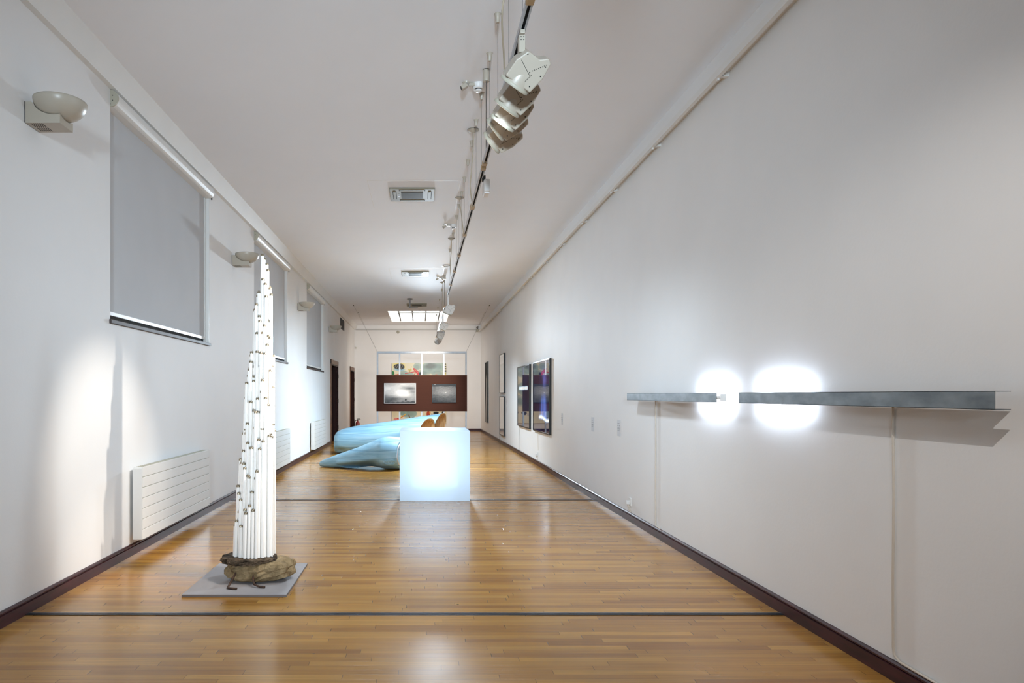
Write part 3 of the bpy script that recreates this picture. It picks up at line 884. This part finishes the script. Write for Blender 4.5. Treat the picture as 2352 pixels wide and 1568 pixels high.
# ------------------------------------------------------------------ right wall: framed works
def bw(g): return np.stack([g, g, g], -1)
def lightbox_fall(u, v):
    n = fbm(u * .9 + v * .1, v * .6, 5, 6, 6.0)
    st = fbm(u, v * .12, 9, 6, 14.0)
    base = np.stack([14 + 20 * n, 18 + 22 * n, 34 + 40 * n], -1)
    plume = np.exp(-((u - .68) / (.12 + .24 * np.clip(v - .45, 0, 1))) ** 2) * np.clip((v - .42) / .12, 0, 1) * np.clip((.84 - v) / .05, 0, 1)
    base += (plume * (.4 + 1.1 * st) * 150)[..., None] * np.array([.55, .72, 1.2])
    foam = np.exp(-((v - .81 - .02 * np.sin(u * 9)) / .022) ** 2) * np.clip((u - .35) / .1, 0, 1) * (.5 + st)
    base += (foam * 320)[..., None] * np.array([.8, .95, 1.05])
    cl = np.exp(-((u - .72) / .22) ** 2 - ((v - .25) / .16) ** 2) * n
    base += (cl * 150)[..., None] * np.array([.62, .66, 1.1])
    return base
def lightbox_glow(u, v):
    n = fbm(u, v, 12, 6, 5.0); st = fbm(u, v * .15, 8, 5, 16.0)
    base = np.stack([24 + 26 * n, 28 + 26 * n, 40 + 40 * n], -1)
    gl = np.exp(-((v - .36) / .03) ** 4) * np.clip((u - .1) / .06, 0, 1) * np.clip((.9 - u) / .06, 0, 1) * (.55 + .8 * st)
    base += (gl * 330)[..., None] * np.array([.85, .97, 1.05])
    return base
def pale_abs(u, v):
    n = fbm(u, v, 21, 5, 4.0)
    g = 196 + 14 * n
    g = np.where((v > .24) & (v < .72) & (u > .1), 176 + 26 * (v - .24) + 10 * n, g)
    g = np.where((u < .08) | (u > .94) | (v < .04) | (v > .965), 214, g)
    return bw(g)
def pale_low(u, v):
    n = fbm(u, v, 22, 5, 4.0)
    g = 188 + 16 * n - 20 * np.clip(v - .6, 0, 1)
    g = np.where((u < .07) | (u > .95) | (v < .035) | (v > .97), 214, g)
    return bw(g)
def dark_plume(u, v):
    st = fbm(u, v * .2, 31, 6, 12.0); n = fbm(u, v, 32, 5, 5.0)
    c0 = .42 + .1 * np.sin(v * 5)
    pl = np.exp(-((u - c0) / (.10 + .12 * v)) ** 2) * np.clip((v - .18) / .1, 0, 1)
    return bw(30 + 34 * n + 190 * pl * (.5 + .7 * st))

def framed(name, y0, y1, z0, z1, func, label, cat, nu, nv, m, fm, depth=.043, fw=.022, group=None, cord=False):
    """frame hung on the right wall; picture faces -X; y0 is the edge nearest the camera"""
    r = thing(name, label, cat, (XR, (y0 + y1) / 2, (z0 + z1) / 2), group)
    a, b = (y1 - y0) / 2, (z1 - z0) / 2
    f = MB()
    f.bx(-depth, 0, -a, -a + fw, -b, b).bx(-depth, 0, a - fw, a, -b, b).bx(-depth, 0, -a + fw, a - fw, -b, -b + fw).bx(-depth, 0, -a + fw, a - fw, b - fw, b)
    f.build('frame', fm, r)
    picture('glazed_picture', func, (-depth + .006, a - fw, b - fw), (0, -(2 * a - 2 * fw), 0), (0, 0, -(2 * b - 2 * fw)), nu, nv, m, r)
    if cord:
        MB().tube([(-.01, 0 + cord[0], -b), (-.006, cord[0] + .01, -b - .3), (-.006, cord[0], -z0 - b + z0 - (z0 - cord[1]))], .0035, 6).build('power_cord', M_whitecord if cord[2] else M_projector, r)
    return r
M_lb = art_mat('backlit_print_under_glass', .015, .62, P['lightbox'])
M_gp = art_mat('print_under_glass', .03, .6)
M_ph = art_mat('photo_print', .35, .35)
M_matte = art_mat('matte_print', .7, .1)
framed('framed_lightbox', 12.11, 13.87, .679, 2.049, lightbox_fall, 'larger glossy black framed lightbox with a blue white spray, nearest the camera', 'lightbox', 90, 120, M_lb, M_blackframe,
       group='glossy framed lightboxes', cord=(.45, .30, True))
framed('framed_lightbox', 14.33, 16.07, .675, 2.043, lightbox_glow, 'glossy black framed lightbox with a bright band, second from the camera', 'lightbox', 90, 120, M_lb, M_blackframe,
       group='glossy framed lightboxes', cord=(.7, .11, False))
framed('framed_print', 18.62, 19.68, 1.443, 2.54, pale_abs, 'upper pale grey print in a black frame on the right wall', 'picture', 40, 60, M_gp, M_blackframe, .05, .02, 'pale framed prints')
framed('framed_print', 18.62, 19.68, .26, 1.35, pale_low, 'lower pale grey print in a black frame, close above the floor', 'picture', 40, 60, M_gp, M_blackframe, .05, .02, 'pale framed prints')
framed('framed_photograph', 23.2, 24.3, .434, 2.535, dark_plume, 'tall dark black and white photograph on the right wall nearest the end wall', 'picture', 40, 80, M_matte, M_galv, .03, .012)
tag(MB().bx(-.01, 0, -.02, .02, -.06, .06).tube([(-.008, 0, -.06), (-.008, 0, -.12)], .004, 6).build('cable_stub', M_projector, loc=(XR, 19.95, .22)), 'small grey cable stub above the skirting under the pale prints', 'cable')

# ------------------------------------------------------------------ end wall: painting, panel stand, small devices
def flower_painting(u, v):
    X = u * 885 + 290; Y = v * 990 + 375
    n = fbm(u, v, 3, 6, 5.0); n2 = fbm(u, v, 7, 5, 9.0)
    im = np.stack([232 - 10 * n, 224 - 10 * n, 196 - 14 * n], -1)
    wob = (n - .5) * 46
    def blend(mask, col):
        nonlocal im
        im = im * (1 - mask[..., None]) + np.array(col, float) * mask[..., None]
    def ell(cx, cy, rx, ry, soft=.12, w=1.0):
        d = np.sqrt(((X - cx + wob * w) / rx) ** 2 + ((Y - cy + wob * w * .8) / ry) ** 2)
        return np.clip((1 - d) / soft + .5, 0, 1)
    def line(x0, y0, x1, y1, wd):
        dx, dy = x1 - x0, y1 - y0; L2 = dx * dx + dy * dy
        t = np.clip(((X - x0) * dx + (Y - y0) * dy) / L2, 0, 1)
        d = np.hypot(X - x0 - t * dx, Y - y0 - t * dy)
        return np.clip((wd - d) / 3 + .5, 0, 1)
    # teal grey clouds
    for (cx, cy, rx, ry, k) in ((900, 455, 130, 100, .9), (1050, 440, 110, 80, .85), (700, 430, 70, 60, .75), (800, 540, 110, 60, .6), (1040, 540, 110, 70, .6), (470, 555, 80, 60, .8), (560, 570, 90, 45, .85),
                                (560, 1200, 130, 75, .95), (470, 1190, 60, 50, .8), (450, 760, 110, 90, .7), (1000, 800, 130, 110, .75), (700, 900, 120, 90, .6), (1080, 1000, 90, 90, .5)):
        blend(ell(cx, cy, rx, ry) * k, np.array([150, 176, 170]) + 0)
        blend(ell(cx - 10, cy + 8, rx * .7, ry * .6, .5) * n * .9, (112, 140, 138))
    blend(ell(920, 430, 90, 46, .8) * .8, (70, 84, 84))
    # dark brush flower with yellow halo
    blend(ell(410, 425, 100, 62, .5) * .55, (232, 214, 90))
    blend(ell(410, 478, 84, 26, .5), (150, 190, 206))
    bl = ell(410, 436, 86, 46, .1)
    blend(bl, (24, 24, 26))
    blend(bl * (np.sin((X - 410) * .16 + (Y - 436) * .1) > .86), (150, 140, 120))
    blend(ell(308, 548, 24, 40, .15, .3), (34, 120, 50))
    # red branches
    red = (206, 52, 40)
    for L_ in ((330, 572, 395, 566, 7), (510, 548, 690, 514, 7), (690, 514, 640, 590, 5), (360, 640, 560, 760, 8), (900, 700, 820, 840, 9)):
        blend(line(*L_), red)
    blend(line(648, 474, 700, 520, 16), red); blend(line(700, 520, 722, 580, 20), (216, 40, 34))
    blend(line(660, 480, 712, 530, 4), (240, 130, 110))
    blend(ell(385, 570, 20, 16, .2, .3), (214, 104, 60))
    blend(ell(748, 560, 20, 34, .15, .4), (22, 24, 26))
    for (a, b) in ((580, 495), (568, 486), (596, 488), (578, 508)):
        blend(ell(a, b, 16, 11, .3, .5), (206, 184, 96))
    blend(line(576, 500, 568, 540, 4), (30, 40, 30)); blend(line(590, 480, 615, 430, 2), (200, 180, 120))
    blend(ell(1008, 572, 22, 14, .3, .4), (214, 110, 84))
    blend(ell(1160, 470, 14, 95, .15, .2), (20, 20, 22)); blend(ell(1160, 470, 14, 95, .15, .2) * (np.sin(Y * .17) > .6), (226, 214, 170))
    blend(ell(1158, 552, 10, 12, .3, .2), (206, 190, 70))
    # lower part
    blend(line(400, 1290, 520, 1215, 6), (220, 190, 60)); blend(line(410, 1296, 500, 1236, 4), (200, 70, 50))
    blend(line(566, 1230, 590, 1290, 6), (150, 50, 40)); blend(line(560, 1245, 585, 1275, 4), (60, 110, 60))
    blend(ell(372, 1302, 42, 24, .4), (226, 140, 124)); blend(ell(390, 1290, 16, 9, .4), (200, 60, 60))
    blend(ell(640, 1270, 26, 12, .2), (34, 32, 34))
    blend(ell(872, 1205, 26, 50, .2), (176, 64, 36)); blend(ell(898, 1185, 12, 20, .3), (222, 150, 60))
    blend(ell(1000, 1192, 46, 22, .15), (22, 22, 24)); blend(ell(985, 1215, 22, 12, .2), (60, 64, 70))
    blend(ell(1115, 1190, 16, 22, .2), (26, 26, 28)); blend(ell(930, 1215, 18, 26, .4), (196, 190, 180))
    blend(ell(1158, 1330, 10, 10, .3, .2), (150, 130, 60))
    blend(ell(640, 820, 60, 90, .3), (190, 90, 60)); blend(ell(820, 980, 40, 100, .3), (40, 40, 44)); blend(line(500, 900, 780, 1100, 8), (60, 100, 60))
    return im
pt = thing('floral_painting', 'large cream painting of grey green clouds and red branches on the end wall', 'painting', (-.04, YE - .022, 1.46))
MB().bx(-1.045, 1.045, -.035, 0, -1.155, 1.155).build('canvas_stretcher', M_matboard, pt)
picture('painted_canvas', flower_painting, (-1.045, -.0365, 1.155), (2.09, 0, 0), (0, 0, -2.31), 260, 280, M_ph, pt)

st = thing('panel_stand', 'aluminium frame with a wide dark brown panel standing before the end wall', 'display stand', (0, 21.0, 0))
fx0, fx1, ft = -1.335, 1.435, 2.73
MB().bx(fx0, fx1, -.025, .025, ft - .066, ft).build('top_rail', M_alu, st, bevel=.003)
for i, x in enumerate(np.linspace(fx0 + .024, fx1 - .024, 5)):
    MB().bx(x - .024, x + .024, -.02, .02, .02 if True else 0, ft - .066).build('post', M_alu, st, bevel=.003)
    MB().bx(x - .03, x + .03, -.024, .024, 0, .02).build('foot_plate', M_alu, st)
pb = MB().bx(fx0 - .005, fx1 + .005, -.047, -.025, .887, 2.0)
pan = pb.build('brown_panel', M_brown, st)
MB().bx(fx0 - .005, fx1 + .005, -.0465, -.0255, 2.0, 2.0035).bx(fx0 - .0085, fx0 - .005, -.0465, -.0255, .887, 2.0035).build('panel_edge', M_edge, pan)
for (xa, xb, yb) in ((fx0 + .01, -1.98, -.7), (fx0 + .01, -2.0, 1.0), (fx1 - .01, 2.06, -.7), (fx1 - .01, 2.09, 1.0)):
    sw = thing('stay_wire', 'thin wire from %s top corner of panel frame to ceiling, %s of its pair' % ('left' if xb < 0 else 'right', 'nearer' if yb < 0 else 'farther'),
               'wire', (xb, 21.0 + yb, ZC - .004), 'slanting stay wires of the panel frame')
    MB().tube([(xa - xb, -yb + (.015 if yb > 0 else -.015), ft - ZC + .008), (0, 0, 0)], .0022, 5).build('wire', M_wire, sw)
    MB().lathe([(.012, -.02), (.012, 0)], n=8).build('wire_anchor', M_dark, sw)

def storm_sky(u, v):
    n = fbm(u * .8, v, 41, 6, 4.0); m2 = fbm(u * .6, v * 1.0, 43, 6, 3.0)
    g = 150 + 130 * (n - .3) + 40 * np.sin(v * 3.2 + 2 * m2) - 45 * np.clip(v - .55, 0, 1) * 2
    g -= 95 * np.exp(-((u - .82) / .25) ** 2 - ((v - .25) / .08) ** 2) + 60 * np.exp(-((u - .9) / .15) ** 2 - ((v - .42) / .1) ** 2) + 55 * np.exp(-((u - .3) / .2) ** 2 - ((v - .8) / .12) ** 2)
    g += 60 * np.exp(-((u - .55) / .3) ** 2 - ((v - .5) / .2) ** 2)
    hz = .93 - .05 * np.clip(u - .45, 0, 1) * 1.6 + .012 * np.sin(u * 40)
    g = np.where(v > hz, 34 + 50 * n, g)
    g = np.where(((u - .685) ** 2 * 2.4 + (v - .82) ** 2 < .0022) | ((np.abs(u - .685) < .006) & (v > .82)), 40, g)
    g = np.where((u < .045) & (v > .76 + u * 3), 30, g)
    e = (u < .008) | (u > .992) | (v < .012) | (v > .988)
    return bw(np.where(e, 226, np.clip(g, 24, 238)))
def dark_sea(u, v):
    n = fbm(u, v, 51, 6, 10.0); rp = fbm(u * .5, v, 52, 6, 30.0)
    g = 84 + 60 * np.exp(-((u - .6) / .5) ** 2 - ((v - .42) / .36) ** 2) + 46 * (rp - .5) + 20 * (n - .5) - 52 * np.clip(v - .5, 0, 1) * 2 * (1.3 - u)
    g = np.where(v < .115 + .01 * np.sin(u * 14), 26 + 16 * n, g)
    g = np.where((v < .03) & (u > .08) & (u < .16), 150, g)
    sp = np.exp(-((u - .575) / .014) ** 2 - ((v - .46) / .02) ** 2)
    g = g + 150 * sp - 60 * np.exp(-((u - .59) / .012) ** 2 - ((v - .49) / .015) ** 2)
    return bw(np.clip(g, 14, 240))
for (nm, x0, x1, z0, z1, fn, lb, fm) in (('stormy_photograph', -1.107, -.13, 1.128, 1.752, storm_sky, 'black and white photo of a bright stormy sky, left on the brown panel', M_matboard),
                                        ('sea_photograph', .366, 1.104, 1.161, 1.72, dark_sea, 'dark black and white photo of rippled water, right on the brown panel', M_blackframe)):
    r = thing(nm, lb, 'photograph', (0, 21.0 - .047, 0), 'black and white photographs on the brown panel')
    MB().bx(x0, x1, -.045, -.008, z0, z1).build('mount_board', fm, r)
    MB().bx(x0 + .15, x1 - .15, -.008, 0, z0 + .1, z1 - .1).build('hanging_block', M_dark, r)
    picture('print', fn, (x0 + .004, -.0465, z1 - .004), (x1 - x0 - .008, 0, 0), (0, 0, -(z1 - z0 - .008)), 150, 100, M_ph, r)

d = thing('motion_detector', 'small white motion detector in the corner right of the second door', 'detector', (-2.46, YE, 3.2))
MB().bx(-.03, .03, -.05, 0, -.05, .06).build('detector_case', M_whitemetal, d, bevel=.015)
MB().bx(-.02, .02, -.056, -.05, -.03, .01).build('sensor_window', M_acbeige, d)
d = thing('dome_sensor', 'small round sensor on the end wall just below the rail', 'detector', (-.85, YE, 3.80))
MB().lathe([(.06, 0), (.055, .03), (.035, .05), (.01, .055)], axis=(0, -1, 0), n=22).build('sensor_dome', M_acbeige, d)
MB().lathe([(.065, 0), (.065, .01)], axis=(0, -1, 0), n=22).build('sensor_base', M_trimw, d)
d = thing('security_camera', 'small dark security camera in the top right corner of the end wall', 'camera', (2.2, YE - .05, 3.93))
MB().bx(-.06, .07, -.06, .05, -.13, -.02).build('corner_box', M_acbeige, d, bevel=.01)
MB().bx(-.012, .012, -.02, .05, -.02, .03).build('camera_bracket', M_projector, d)
MB().lathe([(.028, -.09), (.032, -.07), (.032, .04), (.02, .05)], (-.02, -.06, .04), 16, axis=(-.3, -.9, -.25)).build('camera_body', M_projector, d)

fe = thing('fire_extinguisher', 'dark red fire extinguisher on the floor by the second door', 'fire extinguisher', (-2.33, 25.45, 0))
MB().lathe([(.07, 0), (.078, .02), (.078, .33), (.06, .38), (.03, .41), (.025, .43)], n=24).build('cylinder_body', M_red, fe)
MB().lathe([(.0795, .18), (.0795, .28)], n=24).build('instruction_label', M_acbeige, fe)
MB().bx(-.02, .02, -.02, .02, .43, .47).bx(-.03, .11, -.012, .012, .47, .485).bx(-.02, .10, -.012, .012, .495, .51).build('valve_handle', M_black, fe)
MB().tube([(-.02, 0, .45), (-.08, -.02, .44), (-.11, -.02, .36), (-.10, -.02, .2), (-.085, -.02, .1)], .012, 8).build('hose', M_black, fe)

# ------------------------------------------------------------------ glowing cube
CX0, CX1, CY0, CS = -.269, .656, 8.95, .925
cu = thing('light_cube', 'large glowing pale blue frosted cube on the floor mid hall', 'light sculpture', ((CX0 + CX1) / 2, CY0 + CS / 2, 0))
h = CS / 2
MB().bx(-h, h, -h, h, .002, CS).build('acrylic_shell', M_cubeshell, cu, bevel=.006)
c_ = .31
MB().bx(-c_, c_, -c_, c_, h - c_, h + c_).build('lamp_core', M_cubecore, cu, bevel=.05, seg=4)

# ------------------------------------------------------------------ whale sculptures
def smoothstep(a, b, x):
    t = np.clip((x - a) / (b - a), 0, 1)
    return t * t * (3 - 2 * t)
def pchip(xk, yk, x):
    xk, yk = np.array(xk, float), np.array(yk, float)
    hk = np.diff(xk); dk = np.diff(yk) / hk
    m = np.zeros(len(xk)); m[0], m[-1] = dk[0], dk[-1]
    for i in range(1, len(xk) - 1):
        if dk[i - 1] * dk[i] > 0:
            w1, w2 = 2 * hk[i] + hk[i - 1], hk[i] + 2 * hk[i - 1]
            m[i] = (w1 + w2) / (w1 / dk[i - 1] + w2 / dk[i])
    i = np.clip(np.searchsorted(xk, x) - 1, 0, len(hk) - 1)
    t = (x - xk[i]) / hk[i]
    return (2*t**3-3*t**2+1)*yk[i] + (t**3-2*t**2+t)*hk[i]*m[i] + (-2*t**3+3*t**2)*yk[i+1] + (t**3-t**2)*hk[i]*m[i+1]

def body_rings(sec, nring, nseg, p=2.3, cut=0.0, cut_top=0.0, s_end=1.0, shrink=0.0, disp=None):
    """rings of a long body along +X; sec rows = (s, x, y, halfwidth, ztop, zbot) with s the run along the body"""
    sec = np.array(sec, float)
    ss = np.linspace(0, s_end, nring) ** 1.0
    ss = s_end * (1 - np.cos(ss / s_end * PI / 2)) * .5 + ss * .5
    X, Y, Wd, ZT, ZB = [pchip(sec[:, 0], sec[:, k], ss) for k in range(1, 6)]
    rings = []
    for i in range(nring):
        r = []
        for k in range(nseg):
            t = 2 * PI * k / nseg
            c, s = math.cos(t), math.sin(t)
            cc = math.copysign(abs(c) ** (2 / p), c); sc_ = math.copysign(abs(s) ** (2 / p), s)
            zc, hz = (ZT[i] + ZB[i]) / 2, (ZT[i] - ZB[i]) / 2
            y = Y[i] + cc * max(Wd[i] - shrink, .004)
            z = zc + sc_ * max(hz - shrink, .004)
            e = smoothstep(.55, 1.0, ss[i])
            x = X[i] + e * (cut * cc + cut_top * sc_)
            v = Vector((x, y, z))
            if disp: v = disp(v, ss[i], t)
            r.append(v)
        rings.append(r)
    return rings

def hollow_whale(name, label, sec, loc, cut, cut_top, disp=None, group='blue carved whales'):
    r = thing(name, label, 'sculpture', loc, group)
    out = body_rings(sec, 46, 56, cut=cut, cut_top=cut_top, disp=disp)
    sh = MB().loft(out, 0, cap0=True).build('carved_shell', M_whale, r)
    inn = body_rings(sec, 46, 56, cut=cut, cut_top=cut_top, shrink=.035, disp=disp)
    wood = MB().loft([out[-1]] + inn[:24:-1], 0, cap1=True)
    wood.build('inner_wood', M_whalewood, r)
    return r

def bigdisp(v, s, t):
    # carved mouth hollow low on the near side of the head
    if v.y < 0 and s < .3:
        g = math.exp(-((v.x - .17) / .10) ** 2 - ((v.z - .10) / .055) ** 2)
        v.y += .10 * g
        g2 = math.exp(-((v.x - .15) / .13) ** 2 - ((v.z - .185) / .022) ** 2)
        v.y -= .02 * g2
    return v
big = [(0, .0, 0, .05, .28, .20), (.012, .004, 0, .20, .40, .09), (.035, .03, 0, .32, .475, .03), (.08, .10, 0, .42, .535, .006), (.16, .24, .02, .49, .59, 0), (.30, .52, .06, .53, .65, 0),
       (.5, .98, .12, .55, .712, 0), (.75, 1.6, .2, .53, .785, .0), (1.0, 2.18, .26, .47, .825, .03)]
hollow_whale('whale_sculpture', 'large blunt headed pale blue carved whale, hollow end facing right behind the glowing cube', [(a, b, c, d_, e, f) for a, b, c, d_, e, f in big], (-2.045, 16.35, 0), .20, .10, bigdisp)
back = [(0, .0, 0, .05, .34, .2), (.03, .02, 0, .22, .44, .06), (.1, .12, 0, .38, .54, .01), (.3, .6, .02, .48, .68, 0), (.6, 1.3, .06, .50, .80, 0), (1.0, 2.02, .12, .44, .925, .05)]
hollow_whale('whale_sculpture', 'pale blue carved whale half hidden behind the larger blunt headed one', back, (-1.55, 17.55, 0), .16, .13)

def snoutdisp(v, s, t):
    # ridge from the snout along the near cheek and a hollow under the jaw
    if v.y < 0:
        rz = .06 + .23 * s
        g = math.exp(-((v.z - rz) / .045) ** 2) * smoothstep(.04, .2, s) * (1 - smoothstep(.6, .85, s))
        v.y -= .045 * g
        u = math.exp(-((v.z - (rz - .13)) / .07) ** 2) * smoothstep(.15, .4, s) * (1 - smoothstep(.58, .78, s))
        v.y += .13 * u
        ch = math.exp(-((v.x - 1.37) / .16) ** 2 - ((v.z - .15) / .12) ** 2)
        v.y -= .05 * ch
    return v
sn = [(0, .0, .30, .015, .085, .03), (.02, .02, .30, .045, .105, .012), (.15, .26, .2, .13, .212, .0), (.32, .54, .11, .20, .315, .0), (.46, .75, .05, .26, .39, .012), (.60, 1.0, .0, .33, .494, .04),
      (.72, 1.2, -.03, .38, .575, .028), (.82, 1.33, -.04, .42, .608, .004), (.92, 1.52, -.04, .43, .592, 0), (1.0, 1.66, -.04, .42, .57, 0)]
wr = thing('whale_sculpture', 'smaller pointed snout pale blue carved whale head lying in front, left of the glowing cube', 'sculpture', (-1.955, 12.95, 0), 'blue carved whales')
rg_ = body_rings(sn, 54, 60, p=2.15, cut=.15, disp=snoutdisp)
MB().loft(rg_, 0, cap0=True, cap1=True).build('carved_head', M_whale, wr)
er_ = rg_[-1]
ec_ = sum(er_, Vector()) / len(er_)
en_ = Vector((.93, -.36, 0)).normalized()
MB().loft([[ec_ + (q - ec_) * k + en_ * d for q in er_] for k, d in ((.90, -.01), (.90, .012), (.86, .016), (.80, -.004), (.3, -.03))], 0, cap1=True).build('metal_disc', M_alu, wr)
# almond eye carved on the near cheek
ey = MB()
for k, (rx, rz, pr) in enumerate(((.105, .05, .006), (.072, .032, .009), (.034, .018, .012))):
    n = 36
    ring = []
    for q in range(n):
        t = 2 * PI * q / n
        ring.append((1.40 + rx * math.cos(t) , rz * math.sin(t) * (1 - .25 * abs(math.cos(t)))))
    pts = []
    for (x, z_) in ring:
        zz = .165 + z_
        # near surface of the head at this spot
        best = min((v for r in rg_[30:] for v in r if v.y < -.1), key=lambda v: (v.x - x) ** 2 + (v.z - zz) ** 2)
        pts.append((x, best.y - .002, zz))
    ey.tube(pts + [pts[0]], .012 if k < 2 else .013, 8)
ey.build('carved_eye', M_whale, wr)

# ------------------------------------------------------------------ tube tower
pl = thing('plinth_board', 'thin grey square board on the floor under the tube tower', 'plinth', (-1.2875, 5.165, 0))
MB().bx(-.3625, .3625, -.445, .445, 0, .0165).build('board', M_plinthside, pl, bevel=.001, seg=1)
MB().bx(-.3615, .3615, -.444, .444, .0165, .0173).build('top_sheet', M_plinth, pl)

tw = thing('tube_tower', 'tall tower of bundled white fluorescent tubes rising from a stone', 'sculpture', (-1.253, 5.16, .0176))
def stone(rx, ry, z0, z1, seed, cx=0, cy=0, n=56, rings=16, rough=.035, skew=None, flat=.3):
    rng = random.Random(seed)
    ph = [(rng.uniform(0, 6.28), rng.uniform(.3, 1)) for _ in range(8)]
    R = []
    for i in range(rings):
        t = i / (rings - 1)
        z = z0 + (z1 - z0) * t
        prof = (max(0, 1 - abs(2 * t - 1) ** 3)) ** .5
        prof = flat + (1 - flat) * prof if 0 < t < 1 else flat
        ring = []
        for k in range(n):
            a = 2 * PI * k / n
            q = 1 + sum(w_ * .035 * math.sin((j + 2) * a + p_ + 2.1 * t * (j % 3)) for j, (p_, w_) in enumerate(ph)) + rng.uniform(-rough, rough)
            x, y = rx * prof * q * math.cos(a), ry * prof * q * math.sin(a)
            if skew: x, y = skew(x, y, t)
            ring.append(Vector((cx + x, cy + y, z + (rng.uniform(-1, 1) * .006 if 0 < i < rings - 1 else 0))))
        R.append(ring)
    return R
MB().loft(stone(.235, .185, .006, .150, 4, cx=.028, cy=-.015, flat=.72, n=34, rings=9, rough=.05, skew=lambda x, y, t: (x * (1.0 + (.12 if x > 0 else .02)) + .03 * t, y)), 0, True, True, smooth=False).build('sandstone_block', M_stone, tw)
MB().loft(stone(.205, .178, .134, .175, 9, cx=-.035, cy=-.03, flat=.90, n=48, rings=7, rough=.045), 0, True, True, smooth=False).build('mortar_crust', M_crust, tw)
MB().tube([(-.09, -.10, .085), (-.095, -.17, .078), (-.112, -.25, .03), (-.118, -.285, .0092), (-.11, -.31, .0085), (-.075, -.318, .0085), (-.045, -.322, .0085)], .0075, 8).build('rebar_rod', M_rust, tw)
MB().tube([(.04, -.10, .09), (.04, -.18, .080), (.042, -.215, .045), (.06, -.25, .018), (.10, -.275, .0092), (.145, -.285, .0085)], .0075, 8).build('rebar_rod', M_rust, tw)
MB().tube([(.1, .12, .09), (.12, .2, .05), (.15, .26, .009), (.2, .28, .0085)], .0075, 8).build('rebar_rod', M_rust, tw)

SKYL = [(535, 1160), (541, 1145), (549, 1060), (556, 1035), (560, 950), (564, 880), (572, 845), (578, 800), (583, 710), (590, 690), (595, 650), (600, 585), (605, 562), (608, 560), (612, 582), (617, 606),
        (622, 650), (626, 700), (628, 790), (630, 880), (632, 1130)]
def sky_h(px):
    y = np.interp(px, [a for a, b in SKYL], [b for a, b in SKYL])
    return 1.4 - (y - 906) * 5.16 / 1568 - .0173
rng = random.Random(11)
pos = []
sp_ = .0275
for j in range(-6, 7):
    for i in range(-7, 8):
        x = (i + (j % 2) * .5) * sp_; y = j * sp_ * .87
        if (x / .152) ** 2 + (y / .128) ** 2 <= 1.0:
            pos.append((x, y))
Z0 = .166
count = 0
for (x, y) in pos:
    t = (y + .128) / .256
    lean = .060 * max(0, (.10 - x)) / .25 * .42 + .004
    # horizontal place of the tube's upper part in the hall, for the skyline
    hx = x
    for _ in range(3):
        px = 965 + (-1.253 + hx) * 1568 / (5.16 + y)
        H = float(sky_h(px))
        hx = x + lean * (H - Z0)
    if count % 9 == 0 and t > .45: fac = 1.0
    else:
        fac = min(1.0, .30 + .95 * max(0, t - .02) ** .9) + rng.uniform(-.16, .05)
    fac = max(.18, min(1.0, fac))
    top = Z0 + (H - Z0) * fac
    if fac > .93: top = Z0 + (H - Z0) * rng.uniform(.96, 1.0)
    top = max(top, .42)
    count += 1
    if count > 98: break
    z0 = Z0 - rng.uniform(0, .012)
    p0 = Vector((x, y, z0)); dirn = Vector((lean, rng.uniform(-.004, .004), 1)).normalized()
    Lt = (top - z0) / dirn.z
    tb = MB().tube([p0, p0 + dirn * (Lt - .02)], .0125, 12)
    o = tb.build('fluorescent_tube', M_tubeglass, tw)
    e = p0 + dirn * (Lt - .021)
    cp = MB().tube([e, e + dirn * .014, e + dirn * .0165], [.0128, .0128, .010], 12)
    for s_ in (-.006, .006):
        q = e + dirn * .0165 + Vector((s_, 0, 0))
        cp.tube([q, q + dirn * .008], .0013, 5)
    if Lt > 1.22:
        q = p0 + dirn * rng.uniform(.55, 1.2)
        MB().tube([q, q + dirn * .012], .0128, 12).build('joint_ring', M_tubecap, o)
    cp.build('end_cap', M_tubecap, o)
